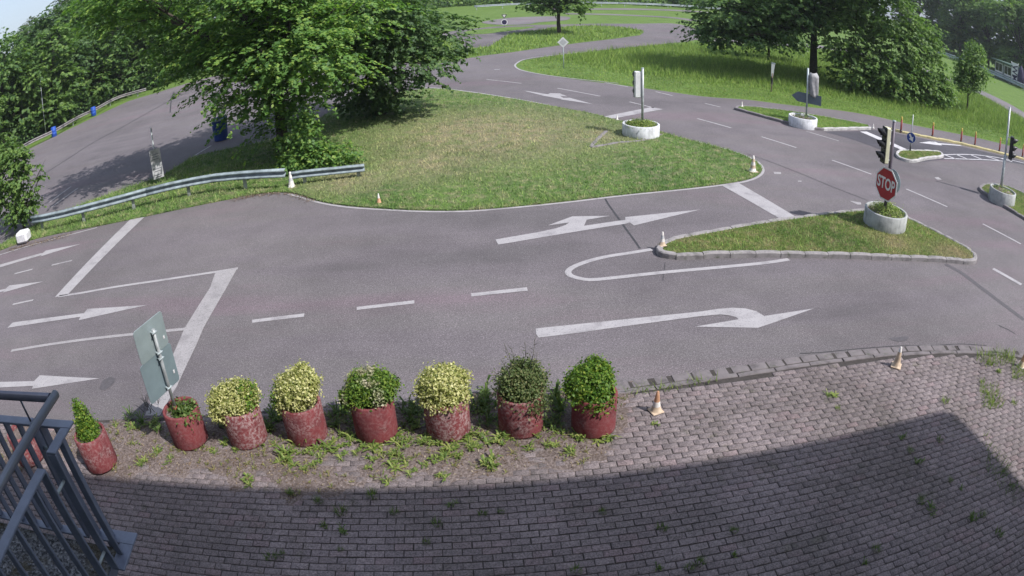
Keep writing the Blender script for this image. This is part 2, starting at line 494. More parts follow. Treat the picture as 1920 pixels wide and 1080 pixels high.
def pot_mat(name='red_painted_concrete', peel=.45, cover=.8):
    m, nt, b = mat(name); P = pos(nt)
    rd = objrand(nt)
    c = ramp(nt, noise(nt, 3.5, 5, .65, P), [(.3, (.105, .028, .032)), (.6, (.168, .040, .044))])
    f = ramp(nt, noise(nt, 26, 5, .75, P), [(.44, 0.0), (.62, .85)])
    big = ramp(nt, noise(nt, 4.5, 3, .6, P), [(peel - .05, .0), (peel + .17, 1.0)])
    k = N(nt, 'ShaderNodeMath', operation='MULTIPLY'); nt.links.new(f, k.inputs[0]); nt.links.new(big, k.inputs[1])
    k2 = N(nt, 'ShaderNodeMath', operation='MULTIPLY_ADD'); nt.links.new(k.outputs[0], k2.inputs[0]); k2.inputs[1].default_value = cover
    f2 = N(nt, 'ShaderNodeMath', operation='MULTIPLY'); nt.links.new(f, f2.inputs[0]); f2.inputs[1].default_value = .22; nt.links.new(f2.outputs[0], k2.inputs[2])
    c = mixc(nt, k2.outputs[0], c, (.30, .215, .215))
    c = mixc(nt, ramp(nt, noise(nt, 9, 4, .7, P), [(.6, 0.0), (.75, .6)]), c, (.06, .045, .035))
    nt.links.new(c, b.inputs['Base Color']); b.inputs['Roughness'].default_value = .9; b.inputs['Specular IOR Level'].default_value = .12
    bump(nt, b, noise(nt, 40, 4, .7, P), .5, .008)
    return m
M['pot'] = pot_mat()
M['pot_worn'] = pot_mat('peeling_red_concrete', .28, 1.0)
M['pot_fresh'] = pot_mat('redder_concrete', .60, .6)

def brick_mat():
    m, nt, b = mat('paving_brick'); P = pos(nt)
    base = (.150, .122, .126)
    # every brick its own shade: random by object for the single ones, by island for the joined field
    a = N(nt, 'ShaderNodeMath', operation='ADD'); nt.links.new(objrand(nt), a.inputs[0]); nt.links.new(island(nt), a.inputs[1])
    fr = N(nt, 'ShaderNodeMath', operation='FRACT'); nt.links.new(a.outputs[0], fr.inputs[0])
    c = ramp(nt, fr.outputs[0], [(0, (.168, .141, .148)), (.45, (.192, .162, .168)), (.8, (.215, .182, .188)), (1, (.205, .156, .165))])
    c = mixc(nt, ramp(nt, noise(nt, 1.1, 5, .65, P), [(.42, 0.0), (.68, .75)]), c, (.075, .066, .062))
    c = mixc(nt, ramp(nt, noise(nt, 2.3, 4, .7, P), [(.60, 0.0), (.74, .6)]), c, (.055, .058, .030))
    c = mixc(nt, 1.0, c, ramp(nt, noise(nt, 52, 4, .75, P), [(.32, (.40, .40, .40)), (.50, (1, 1, 1)), (.70, (1.75, 1.7, 1.7))]), 'MULTIPLY')
    c = mixc(nt, 1.0, c, ramp(nt, noise(nt, .55, 4, .6, P), [(.34, (.72, .72, .70)), (.55, (1, 1, 1)), (.70, (1.15, 1.13, 1.12))]), 'MULTIPLY')
    nt.links.new(c, b.inputs['Base Color']); b.inputs['Roughness'].default_value = .85; b.inputs['Specular IOR Level'].default_value = .3
    bump(nt, b, noise(nt, 70, 4, .75, P), .5, .005)
    return m
M['brick'] = brick_mat()
M['joint'] = plain('joint_sand', (.040, .034, .032), .95, var=.4, scale=25, bmp=.4)
def soil_mat():
    m, nt, b = mat('soil'); P = pos(nt)
    c = ramp(nt, noise(nt, 30, 6, .75, P), [(.3, (.060, .046, .042)), (.5, (.165, .132, .122)), (.68, (.32, .27, .255))])
    c = mixc(nt, ramp(nt, noise(nt, 2.5, 4, .6, P), [(.48, 0.0), (.68, .5)]), c, (.085, .065, .055))
    nt.links.new(c, b.inputs['Base Color']); b.inputs['Roughness'].default_value = .95; b.inputs['Specular IOR Level'].default_value = .1
    bump(nt, b, noise(nt, 34, 6, .75, P), .9, .03)
    return m
M['soil'] = soil_mat()
def gravel_mat():
    m, nt, b = mat('gravel'); P = pos(nt)
    v = N(nt, 'ShaderNodeTexVoronoi'); v.inputs['Scale'].default_value = 60; nt.links.new(P, v.inputs['Vector'])
    c = ramp(nt, v.outputs['Color'], [(.2, (.045, .047, .055)), (.55, (.14, .145, .16)), (.85, (.27, .275, .29))])
    c = mixc(nt, ramp(nt, noise(nt, 3.0, 4, .6, P), [(.50, 0.0), (.62, .85)]), c, (.070, .058, .034))
    nt.links.new(c, b.inputs['Base Color']); b.inputs['Roughness'].default_value = .9
    bump(nt, b, v.outputs['Distance'], .8, .02)
    return m
M['gravel'] = gravel_mat()
M['pebble'] = plain('pebbles', (.17, .175, .19), .85, var=.6, scale=50)

# ------------------------------------------------------------------ the setting: ground, roads, islands, paving
YAW = 0.0630944                                  # the building, its paving and the railing share this heading
DV = Vector((math.cos(YAW), math.sin(YAW), 0)); NV = Vector((-math.sin(YAW), math.cos(YAW), 0))
def dn(d, n, z=0.0):
    p = DV * d + NV * n
    return Vector((p.x, p.y, z))

sheet('ground', [(-330, -40), (330, -40), (330, 420), (-330, 420)], -.012, M['meadow'], kind='structure')

near_edge = [(-6.911,6.436),(-5.445,6.689),(-3.419,7.023),(-2.539,7.180),(-1.574,7.272),(-0.572,7.429),(0.531,7.499),(1.420,7.559),(1.916,7.623),(2.191,7.658),(2.554,7.695),(3.061,7.748),(3.642,7.805),(4.168,7.857),(5.083,7.887),(5.692,7.892),(6.508,7.841),(7.445,7.717),(8.368,7.506),(9.313,7.165)]
near_edge = [(-40.0, 4.4), (-12.0, 6.0)] + near_edge + [(11.0, 6.55), (16.0, 4.6), (40.0, -8.0)]
near_edge_s = spline(near_edge, .25)
path_far = [(26.611,24.291),(25.047,24.775),(22.710,25.259),(20.501,25.592),(18.578,26.035),(17.032,26.848),(15.323,27.247),(12.455,27.412),(10.493,27.915),(8.507,28.088),(6.807,29.113),(5.749,29.899),(3.080,32.015),(1.664,33.655),(0.922,35.071)]
tip = [(0.623,36.332),(0.583,37.190),(0.783,38.265),(1.206,39.366),(3.366,41.412),(7.193,44.849),(10.954,48.553)]
lobe = [(14.465,52.368),(17.200,57.242),(18.825,64.119),(19.102,70.178),(18.260,72.247),(13.333,68.983),(7.994,67.097),(4.929,66.002),(2.370,65.764),(-0.913,65.054),(-3.557,62.871),(-5.327,61.842)]
left_far = [(-9.0, 62.5), (-12.0, 56.0), (-18.0, 52.0)] + [(-24.522,46.954),(-26.003,45.329),(-28.374,43.832),(-28.909,39.294),(-29.762,34.774),(-30.858,31.298)] + [(-32.5, 28.0), (-38.0, 20.0), (-46.0, 10.0)]
road_poly = near_edge_s + [(70.0, -8.0), (60.0, 6.0), (33.0, 17.5)] + spline(path_far, .5) + spline(tip, .4) + spline(lobe, .8) + left_far
road = sheet('road', road_poly, 0.0, M['asphalt'], kind='structure')

# side road with younger, darker asphalt, on the right
side_road = sheet('side_road', spline([(11.891,22.610),(13.634,23.169),(15.147,23.789),(16.542,23.556),(18.172,23.081),(19.844,22.710),(22.199,22.064),(23.758,21.568),(26.706,20.944)], .4)
      + [(25.712,20.117),(23.219,21.053),(21.645,21.088),(19.012,20.555),(16.652,20.108),(14.437,19.219),(13.575,19.465),(13.573,20.363),(12.806,21.709)], .004, M['asphalt_dark'], kind='structure')

# far roads beyond the meadow
def far_road(path, w, z=.006):
    o = ribbon('far_road', spline(path, 1.0), w, z, M['asphalt_far']); o['kind'] = 'structure'; return o
far_road([(15.675,55.031),(22.318,56.785),(32.400,61.147),(40.586,57.540),(42.469,45.152),(39.965,36.929),(37.813,30.109)], 3.0)
far_road([(7.564,83.454),(11.163,83.514),(16.770,83.162),(21.414,82.482),(23.254,79.157)], 2.6)
far_road([(4.208,94.685),(12.806,95.671),(20.089,99.512),(28.620,103.388),(32.647,104.826)], 3.6)
o = sheet('far_road', spline([(-2.202,71.630),(-0.741,75.354),(1.033,77.664),(3.459,78.421),(7.085,78.258),(6.506,71.992),(3.564,69.106),(2.142,66.528),(-0.162,67.078)], 1.0, True), .008, M['asphalt_far']); o['kind'] = 'structure'
for (a, b) in (((-5.135,59.517), (-10.906,56.983)),):
    far_road([a, b, (b[0] - 8, b[1] + 2)], 4.0)

# ---- grass areas laid on the asphalt
def turf(name, poly, z, m):
    poly = ccw(poly)
    n = len(poly)
    mb = MB(); mb.add([(x, y, z) for x, y in poly] + [(x, y, -.02) for x, y in poly], [tuple(range(n))] + [(i, n + i, n + (i + 1) % n, (i + 1) % n) for i in range(n)])
    o = mb.build(name, m); o['kind'] = 'structure'
    return o

isle_near = [(-17.037,13.273),(-16.034,14.315),(-14.234,15.002),(-11.941,15.333),(-10.282,15.643),(-8.022,16.248),(-6.473,16.628),(-5.696,16.438),(-4.632,15.552),(-3.837,15.095),(-2.966,14.763),(-1.837,14.453),(-0.879,14.363),(0.061,14.466),(1.266,14.717),(2.684,15.124),(4.235,15.538),(5.432,15.944),(6.260,16.340),(6.732,16.742),(7.065,17.304),(7.149,17.983),(6.945,18.734),(6.398,19.504),(5.801,20.140),(5.267,20.764),(4.983,21.236)]
isle_far = [(4.862,21.667),(4.563,22.262),(3.997,22.718),(3.528,23.296),(3.332,23.644),(2.714,24.382),(2.306,24.781),(1.063,26.222),(0.256,27.124),(-1.525,28.997),(-3.149,30.479),(-4.464,30.322),(-5.791,29.481),(-7.052,27.517),(-7.431,25.403),(-8.067,23.789),(-8.827,22.724),(-10.576,22.168),(-11.394,21.823),(-11.508,20.833),(-11.699,19.825),(-12.533,19.104),(-13.866,18.154),(-15.192,16.897),(-15.747,16.102),(-16.197,15.181),(-17.434,13.642)]
grass_isle = spline(isle_near, .3) + spline(isle_far, .4)
turf('grass_verge', grass_isle, .035, M['turf'])
far_patch = [(-5.881,59.057),(-4.956,57.362),(-3.695,53.747),(-2.831,50.759),(-3.046,46.553),(-2.507,46.612),(-1.429,46.793),(-0.894,47.263),(-0.547,49.698),(0.044,53.660),(0.712,56.787),(1.848,58.007),(4.607,61.807),(7.670,64.416),(9.349,64.429),(11.611,62.743),(12.390,60.830),(12.131,58.630),(11.233,55.849),(8.334,51.881),(3.830,46.913),(0.504,43.282),(-1.463,41.942),(-3.407,39.733),(-4.380,38.614),(-5.635,41.187),(-6.149,51.331)]
turf('grass_verge', far_patch, .02, M['meadow'])
lens = spline([(-3.383,59.621),(-2.782,61.769),(0.817,63.616),(2.293,63.778),(2.910,63.305),(1.965,61.373),(-0.163,58.700),(-1.710,57.327),(-2.938,58.022)], .8, True)
turf('grass_verge', lens, .02, M['meadow'])

# ---- kerbed islands
def island_of(poly, z=.09, h=.11, w=.13, length=.55, kmat='kerb', gmat='isle', seed=1, white=None):
    poly = ccw(poly)
    st = struct('traffic_island')
    if white:
        a, b = white(poly); m_ = len(poly)
        kerb(st, [poly[i % m_] for i in range(b, a + m_ + 1)], w, h, length, M[kmat], seed=seed)
        kerb(st, [poly[i] for i in range(a, b + 1)], w, h, length, M['kerb_white'], seed=seed + 50)
    else:
        kerb(st, poly, w, h, length, M[kmat], closed=True, seed=seed)
    P, Nn = normals2(poly, True)
    inner = [tuple(q) for q in (P + Nn * (w - .005))]
    sheet('turf', inner, z, M[gmat], st)
    return st, inner
i1 = spline([(2.736,11.765),(2.747,11.568),(3.011,11.432),(3.743,11.440),(5.004,11.429),(6.428,11.322),(7.887,11.194),(9.473,11.035),(10.565,10.888),(10.842,10.996),(11.041,11.290)], .25) + spline([(11.042,11.659),(10.608,12.594),(10.148,13.517),(9.851,14.054)], .3) + spline([(9.294,14.132),(8.101,13.886),(6.654,13.493),(5.077,13.007),(4.089,12.641),(3.188,12.286),(2.869,12.038)], .3)
isl1, i1_in = island_of(i1, seed=2)
i2 = spline([(9.024,25.488),(9.397,24.946),(10.012,24.088),(10.649,23.344),(11.244,22.800),(11.960,22.747)], .4) + spline([(13.070,23.130),(14.996,23.784)], .4) + spline([(15.198,24.365),(14.518,24.724),(13.551,25.053),(12.632,25.422),(11.702,25.719),(10.763,25.941),(9.819,26.090),(9.381,26.029)], .4)
_w0 = [(11.960,22.747),(14.996,23.784)]
def _wh(poly):
    f = lambda q: min(range(len(poly)), key=lambda i: math.hypot(poly[i][0] - q[0], poly[i][1] - q[1]))
    return sorted((f(_w0[0]), f(_w0[1])))
isl2, i2_in = island_of(i2, length=.9, seed=3, kmat='kerb_dark', gmat='meadow', white=_wh)
i3 = spline([(13.823,19.963),(13.636,19.478),(13.845,19.154),(14.274,19.184),(15.392,19.746),(16.791,20.410),(17.015,20.948),(16.265,20.929),(14.834,20.601),(14.393,20.493)], .25, True)
isl3, i3_in = island_of(i3, length=.6, seed=4, w=.12, kmat='kerb_white')
i4 = spline([(15.787,16.711),(15.567,16.319),(15.601,15.877),(15.637,14.981),(15.880,13.938),(16.100,12.436)], .3) + [(17.137,12.880)] + spline([(18.909,14.571),(18.494,16.497),(17.945,17.227),(17.162,17.314),(16.350,17.067)], .3)
isl4, i4_in = island_of(i4, length=.8, seed=5, kmat='kerb_dark')
# small kerbed corner beside the planter on the big grass verge
st = struct('kerb_edging')
kerb(st, spline([(2.364,19.350),(2.404,19.170),(3.137,19.640),(3.576,19.829),(4.016,19.965),(4.512,20.310),(4.955,20.879)], .3), .12, .06, .8, M['kerb_dark'], seed=6)
kerb(st, spline([(3.124,21.317),(2.709,20.285),(2.372,19.411)], .3), .12, .06, .7, M['kerb_dark'], seed=7)
# yellow kerb of the path on the right
st = struct('yellow_kerb')
kerb(st, spline([(16.046,24.246),(16.722,23.822),(18.372,23.346),(20.112,23.031),(20.943,22.800),(22.508,22.386),(24.150,21.944),(27.099,21.271)], .3), .20, .10, .95, M['kerb_yellow'], seed=8)
# two rows of kerb stones between the brick paving and the road
st = struct('paving_kerb')
kseg = [p for p in near_edge_s if 1.0 < p[0] < 10.6]
P_, N_ = normals2(kseg)
outer = [tuple(q) for q in P_ - N_ * .02]
kerb(st, [tuple(q) for q in P_ - N_ * .175], .165, .031, .30, M['kerb_set'], gap=.03, seed=9)
kerb(st, [tuple(q) for q in P_ - N_ * .285], .09, .040, .62, M['kerb_set'], gap=.02, seed=10)

# ---- brick paving: lattice of 20 x 10 cm bricks in half bond
paving = struct('brick_paving')
kerb_in = [tuple(q) for q in P_ - N_ * .285]
soil_front = near_edge_s
ned = np.array(sorted([( (DV.x * x + DV.y * y), (NV.x * x + NV.y * y)) for x, y in near_edge_s if -13 < x < 14]))
def edge_n(d): return np.interp(d, ned[:, 0], ned[:, 1])
cell = []
for r in range(int(1.2 / .1), int(8.6 / .1)):
    n = r * .1
    for c in range(-60, 62):
        d = c * .2 + (.1 if r % 2 else 0)
        if n > edge_n(d) - (.36 if d > 1.3 else .12): continue
        if d < -9 or d > 12.2: continue
        if d < -1.9 and n < 2.1: continue                     # under the annex
        cell.append((d, n))
base = [tuple((dn(d, n))[:2]) for d, n in [(-9.3, 1.0), (12.3, 1.0)]] + [(p[0], p[1]) for p in reversed([tuple(dn(d, edge_n(d) - .02)[:2]) for d in np.linspace(-9.3, 12.3, 90)])]
sheet('joint_bed', base, .0215, M['joint'], paving)
def brick_mesh(name, k):
    rr = random.Random(k); L, Wd, h, b = .1925, .0925, .032, .0035
    x, y = L / 2 - rr.uniform(0, .002), Wd / 2 - rr.uniform(0, .002)
    v = [(-x, -y, -.006), (x, -y, -.006), (x, y, -.006), (-x, y, -.006), (-x, -y, h - b), (x, -y, h - b), (x, y, h - b), (-x, y, h - b), (-x + b, -y + b, h), (x - b, -y + b, h), (x - b, y - b, h), (-x + b, y - b, h)]
    f = [(0, 1, 5, 4), (1, 2, 6, 5), (2, 3, 7, 6), (3, 0, 4, 7), (4, 5, 9, 8), (5, 6, 10, 9), (6, 7, 11, 10), (7, 4, 8, 11), (8, 9, 10, 11)]
    return v, f
bm_v = [brick_mesh('brick', k) for k in range(4)]
bmeshes = []
for v, f in bm_v:
    me = bpy.data.meshes.new('brick'); me.from_pydata(v, [], f); me.update(); me.materials.append(M['brick']); bmeshes.append(me)
rr = random.Random(3)
# the 300 that show largest: nearest to the camera inside the picture
def vis_key(c):
    p = dn(*c); return (p.x ** 2 + p.y ** 2) if (p.y > 4.35 - .02 * abs(p.x) and abs(p.x) < 5.2) else 1e6 + p.x ** 2 + p.y ** 2
order = sorted(range(len(cell)), key=lambda i: vis_key(cell[i]))
single = set(order[:300])
fv, fq = [], []
for i, (d, n) in enumerate(cell):
    p = dn(d + rr.uniform(-.003, .003), n + rr.uniform(-.003, .003), rr.uniform(-.004, .003))
    rot = YAW + rr.uniform(-.012, .012); tx, ty = rr.uniform(-.012, .012), rr.uniform(-.02, .02)
    k = rr.randrange(4)
    if i in single:
        o = bpy.data.objects.new('brick', bmeshes[k]); o.location = p; o.rotation_euler = (ty, tx, rot); link(o, paving)
    else:
        m_ = Matrix.Translation(p) @ Matrix.Rotation(rot, 4, 'Z') @ Matrix.Rotation(tx, 4, 'Y') @ Matrix.Rotation(ty, 4, 'X')
        b0 = len(fv)
        fv += [tuple(m_ @ Vector(q)) for q in bm_v[k][0]]; fq += [tuple(b0 + j for j in f) for f in bm_v[k][1]]
me = npmesh('brick_field', fv, fq, mat=M['brick'])
o = link(bpy.data.objects.new('brick_field', me), paving); o['kind'] = 'stuff'

# ---- soil washed over the bricks where the red pots stand
bed = [(-7.199,6.249),(-5.438,6.676),(-3.416,7.010),(-2.537,7.168),(-1.573,7.260),(-0.571,7.417),(0.531,7.499),(1.382,7.550),(1.584,7.206),(1.418,6.593),(0.937,6.173),(0.236,5.967),(-0.133,5.725),(-1.646,5.599),(-3.113,5.503),(-4.544,5.428),(-5.459,5.310),(-7.014,5.124),(-8.656,5.246)]
bx0, bx1, by0, by1 = -9.5, 2.2, 4.9, 8.0
gx = np.arange(bx0, bx1, .05); gy = np.arange(by0, by1, .05)
X, Y = np.meshgrid(gx, gy); X = X.ravel(); Y = Y.ravel()
X = X + rng.uniform(-.018, .018, len(X)); Y = Y + rng.uniform(-.018, .018, len(Y))
BP = np.array(spline(bed, .2, True))
dist = np.min(np.hypot(X[:, None] - BP[None, :, 0], Y[:, None] - BP[None, :, 1]), axis=1)
sd = np.where(inpoly(X, Y, BP), dist, -dist)
from mathutils import noise as mnoise
nz = np.array([mnoise.fractal(Vector((x * 2.2, y * 2.2, 3)), 1.0, 2.0, 5) + 1.1 * mnoise.noise(Vector((x * .9, y * 1.4, 7))) for x, y in zip(X, Y)])
Z = .026 + np.clip(sd, -.5, .30) * .055 + nz * .022
Z = np.minimum(Z, .085)
edge_c = np.array([edge_n(DV.x * x + DV.y * y) - (NV.x * x + NV.y * y) for x, y in zip(X, Y)])
Z = np.where(edge_c < .0, -.05 + nz * .03 , np.where(edge_c < .12, np.minimum(Z, .022 + nz * .03), Z))
nx, ny = len(gx), len(gy)
ii, jj = np.meshgrid(np.arange(nx - 1), np.arange(ny - 1)); b0 = (jj * nx + ii).ravel()
q = np.stack([b0, b0 + 1, b0 + nx + 1, b0 + nx], 1)
keep = (Z[q] > -.02).any(1)
me = npmesh('soil_bed', np.c_[X, Y, Z], q[keep], mat=M['soil'], smooth=True)
o = link(bpy.data.objects.new('soil_bed', me)); o['kind'] = 'structure'
soil_pts = np.c_[X, Y, Z][(Z > .035)]

# ------------------------------------------------------------------ painted markings, seams and stains (parts of the road)
ZP = .006
def mark(name, poly, m='paint', z=ZP): return sheet(name, poly, z, M[m], road)
def line(name, path, w, m='paint', z=ZP, step=.4): return ribbon(name, spline(path, step), w, z, M[m], road)
# left lanes
mark('direction_arrow', [(-15.877,12.828),(-14.903,13.127),(-13.264,13.654),(-13.132,13.651),(-13.124,13.832),(-11.691,14.043),(-13.062,13.408),(-13.045,13.512),(-14.709,12.922),(-15.666,12.623)])
mark('direction_arrow', [(-14.182,11.159),(-13.035,11.421),(-13.003,11.617),(-11.533,11.718),(-12.970,11.205),(-12.973,11.295),(-13.985,10.963)])
mark('direction_arrow', [(-11.120,9.381),(-11.106,9.624),(-8.802,10.004),(-8.814,10.190),(-7.126,10.282),(-8.768,9.698),(-8.807,9.845)])
mark('direction_arrow', [(-10.710,7.105),(-9.634,7.310),(-8.581,7.442),(-8.544,7.642),(-6.895,7.669),(-8.468,7.199),(-8.503,7.291),(-9.484,7.131),(-10.545,6.930)])
for a, b in (((-13.422,12.353), (-12.717,12.560)), ((-11.970,12.714), (-11.255,12.906)), ((-11.881,10.520), (-11.160,10.709)), ((-15.070,12.038), (-14.292,12.234))):
    line('lane_dash', [a, b], .085)
mark('stop_line', [(-10.678,15.573),(-10.167,15.657),(-9.977,10.904),(-10.383,10.809)])
line('lane_line', [(-10.267,10.842),(-9.578,10.956),(-8.622,11.172),(-7.356,11.398),(-5.923,11.688),(-5.520,11.785)], .10)
mark('stop_line', [(-6.007,11.634),(-5.533,11.819),(-5.449,10.906),(-5.343,9.363),(-5.259,8.807),(-5.161,7.853),(-5.128,7.556),(-5.124,6.789),(-5.404,6.761),(-5.470,7.199),(-5.637,8.631),(-5.756,9.370),(-5.849,10.936)], 'paint_old', .009)
line('lane_line', [(-10.162,8.436),(-8.928,8.756),(-7.793,8.993),(-6.757,9.167),(-5.715,9.332)], .10, 'paint_old')
line('edge_line', [(-16.688,13.617),(-15.673,13.937),(-14.590,14.346),(-13.558,14.669),(-12.633,14.960),(-11.823,15.227)], .07)
# middle lanes
for q in ([(-4.437,9.619),(-3.492,9.803),(-3.472,9.686),(-4.401,9.512)], [(-2.591,9.980),(-1.625,10.154),(-1.612,10.040),(-2.571,9.872)], [(-0.687,10.337),(0.252,10.493),(0.261,10.364),(-0.674,10.221)]):
    mark('lane_dash', q)
def zx(pts, x0, y0, k=4): return pts
mark('direction_arrow', [(-0.292,12.619),(0.572,12.932),(0.928,13.100),(1.139,13.267),(1.235,13.411),(0.782,13.279),(1.324,13.757),(2.158,13.745),(1.614,13.540),(1.520,13.205),(2.437,13.494),(2.464,13.650),(4.295,14.075),(2.565,13.161),(2.511,13.336),(2.399,13.265),(1.100,12.820),(0.030,12.443),(-0.234,12.361)])
line('lane_line', [(2.693,11.919),(2.281,11.792),(1.745,11.632),(1.373,11.444),(1.087,11.214),(0.995,11.043),(1.028,10.889),(1.157,10.774),(1.335,10.697),(1.476,10.702),(2.716,10.899),(3.845,11.042),(4.917,11.198),(5.440,11.322)], .115, step=.15)
mark('stop_line', [(5.369,15.793),(5.925,16.010),(6.654,13.427),(6.183,13.273)])
mark('direction_arrow', [(0.337,9.103),(1.207,9.211),(2.294,9.339),(2.987,9.408),(3.359,9.474),(3.605,9.488),(3.837,9.444),(4.001,9.336),(4.089,9.158),(5.144,9.318),(4.545,9.075),(4.065,8.879),(3.850,8.796),(2.801,8.943),(3.604,9.098),(3.580,9.174),(3.461,9.253),(3.328,9.287),(2.948,9.258),(2.256,9.150),(1.600,9.043),(0.972,8.923),(0.368,8.826),(0.334,8.945)])
# white edge line round the big grass verge
line('edge_line', [(-5.752,16.366),(-5.357,16.066),(-4.606,15.450),(-3.816,14.999),(-2.954,14.690),(-1.830,14.383),(-0.876,14.285),(0.060,14.398),(1.259,14.645),(2.671,15.049),(4.215,15.457),(5.400,15.845),(6.211,16.202),(6.782,16.699),(7.126,17.285),(7.244,18.047),(7.030,18.772),(6.474,19.573),(5.875,20.212)], .085, step=.2)
line('edge_line', [(-4.382,31.563),(-3.177,30.774),(-1.537,29.263),(0.258,27.297),(1.070,26.385),(2.306,24.781)], .10)
line('edge_line', [(5.165,30.768),(3.096,32.177),(1.669,33.744),(0.819,35.285),(0.585,36.549),(0.586,37.298),(0.786,38.380),(1.214,39.610),(3.389,41.683),(5.198,43.102)], .10)
# main road
for a, b, w in (((6.889,23.542), (7.801,22.254), .10), ((8.572,21.166), (9.420,19.942), .10), ((10.214,18.661), (11.094,17.363), .10), ((11.756,16.106), (12.558,14.708), .10), ((13.202,13.464), (13.854,12.091), .10), ((11.207,10.636), (11.629,9.773), .16),
             ((2.247,29.456), (3.838,27.506), .10), ((-0.873,32.460), (0.747,30.925), .09), ((-2.151,38.212), (-1.917,38.300), .15), ((-0.525,35.681), (-0.249,35.685), .15),
             ((4.522,30.944), (5.450,29.865), .10), ((6.468,28.798), (7.036,27.961), .10), ((8.084,26.515), (8.569,25.887), .10), ((4.852,26.360), (5.608,25.231), .10), ((10.993,22.423), (11.904,21.306), .08)):
    line('lane_dash', [a, b], w)
mark('direction_arrow', [(0.781,28.976),(0.957,28.858),(1.735,28.002),(1.840,28.242),(2.255,28.172),(2.499,27.462),(2.209,27.622),(2.298,27.143),(2.557,27.164),(3.331,25.818),(2.144,26.842),(2.233,26.893),(1.561,27.652)])
mark('stop_line', [(3.352,23.511),(5.555,25.376),(5.920,25.020),(3.496,23.082)])
for q in ([(7.386,17.113),(7.631,17.113),(7.564,16.912),(7.340,16.914)], [(7.874,16.378),(8.003,16.390),(7.959,16.294),(7.832,16.283)], [(8.827,14.856),(9.166,14.742),(9.092,14.579),(8.959,14.569)], [(14.095,17.542),(14.363,17.644),(14.349,17.371),(14.066,17.323)]):
    mark('lane_dash', q, 'paint_old')
for a, b in (((-16.943,18.797), (-16.982,20.525)), ((-16.271,18.088), (-16.230,20.080)), ((-18.445,16.433), (-18.412,17.170)), ((-17.622,15.598), (-17.632,16.537)), ((-16.034,14.315), (-16.126,15.210))):
    line('bay_line', [a, b], .09)
line('bay_line', [(-11.518,20.806),(-11.455,21.949),(-11.274,23.410)], .08)
# side road: wide stop line, arrow, hatched area
def smark(name, poly, m='paint_new', z=.010): return sheet(name, poly, z, M[m], side_road)
smark('stop_line', [(13.978,23.188),(14.424,23.319),(15.158,20.819),(14.785,20.488)])
smark('direction_arrow', [(16.737,22.338),(17.757,22.827),(18.240,22.941),(18.270,22.752),(19.922,22.941),(19.966,22.810),(18.330,22.558),(18.234,22.390),(17.821,22.346)])
for q, w in (([(16.968,20.762),(18.483,21.208),(19.893,21.516),(22.132,21.587),(23.539,21.359),(25.159,21.019)], .09), ([(16.669,20.212),(19.145,20.707),(20.642,20.994),(21.760,21.118)], .09), ([(16.946,21.071),(16.964,20.589)], .09)):
    ribbon('lane_line', spline(q, .4), w, .010, M['paint_new'], side_road)
for a, b in (((17.180,20.782), (17.492,20.381)), ((18.152,21.106), (18.462,20.589)), ((19.379,21.362), (19.714,20.839)), ((20.583,21.541), (21.213,21.121)), ((21.695,21.582), (22.419,21.253))):
    ribbon('hatch_stripe', [a, b], .13, .010, M['paint_new'], side_road)
# tar seams, cracks, patches
for q, w in (([(2.197,14.918),(2.213,14.518),(2.307,13.579),(2.358,13.058),(2.419,12.515),(2.472,11.982)], .045), ([(2.830,11.324),(2.765,11.075),(2.692,10.835),(2.624,10.561)], .012),
             ([(7.197,18.936),(7.646,18.201),(8.264,17.083),(8.831,15.974),(9.518,14.931)], .03), ([(9.630,10.946),(9.843,10.527),(9.972,9.837),(10.147,8.986),(10.325,8.271)], .16), ([(9.311,8.193),(9.482,8.000),(9.572,7.819)], .03),
             ([(-21.700,22.943),(-21.582,24.091),(-21.570,26.371),(-21.719,28.946),(-21.398,32.082),(-21.567,39.009),(-21.378,41.231)], .10), ([(-18.783,33.736),(-21.212,38.428),(-23.622,43.389)], .08), ([(4.307,7.967),(4.694,7.944),(5.327,7.947),(6.235,7.910),(7.075,7.795),(7.756,7.739),(8.420,7.572)], .02)):
    line('tar_seam', q, w, 'stain' if w > .12 else 'tar', .0035, .3)
th = [2 * math.pi * k / 20 for k in range(20)]
c0 = (-6.639,7.543)
mark('oil_stain', [(c0[0] + .145 * math.cos(t) * (1 + .1 * math.sin(3 * t)), c0[1] + .20 * math.sin(t)) for t in th], 'stain', .004)
c0 = (6.448,8.104)
mark('oil_stain', [(c0[0] + .20 * math.cos(t) * (1 + .3 * math.sin(3 * t)), c0[1] + .10 * math.sin(t) * (1 + .3 * math.cos(2 * t))) for t in th], 'stain', .004)

# ------------------------------------------------------------------ buildings
RY = Matrix.Rotation(YAW, 3, 'Z')
bld = thing('house', 'building behind the viewpoint whose flat roof throws the broad shadow on the brick paving', 'building', dn(0, -6))
def bbox(mb, d0, d1, n0, n1, z0, z1):
    mb.box(dn((d0 + d1) / 2, (n0 + n1) / 2, (z0 + z1) / 2), (d1 - d0, n1 - n0, z1 - z0), RY); return mb
HB = 11.68
def part(mb, name, m, parent):
    off = parent.location.copy()
    mb.v = [tuple(Vector(q) - off) for q in mb.v]
    return mb.build(name, m, parent)
part(bbox(MB(), -22, 11.2, -12, -.45, -.3, HB - .35), 'wall', M['plaster'], bld)
rc = [dn(-22.5, .23), dn(14.42, .23), dn(14.42, .23) + Vector((.396, -2.0, 0)).normalized() * 12.5, dn(-22.5, -12.4)]
rf = part(MB().prism(ccw([(q.x, q.y) for q in rc]), HB - .35, HB), 'roof', M['roof'], bld)
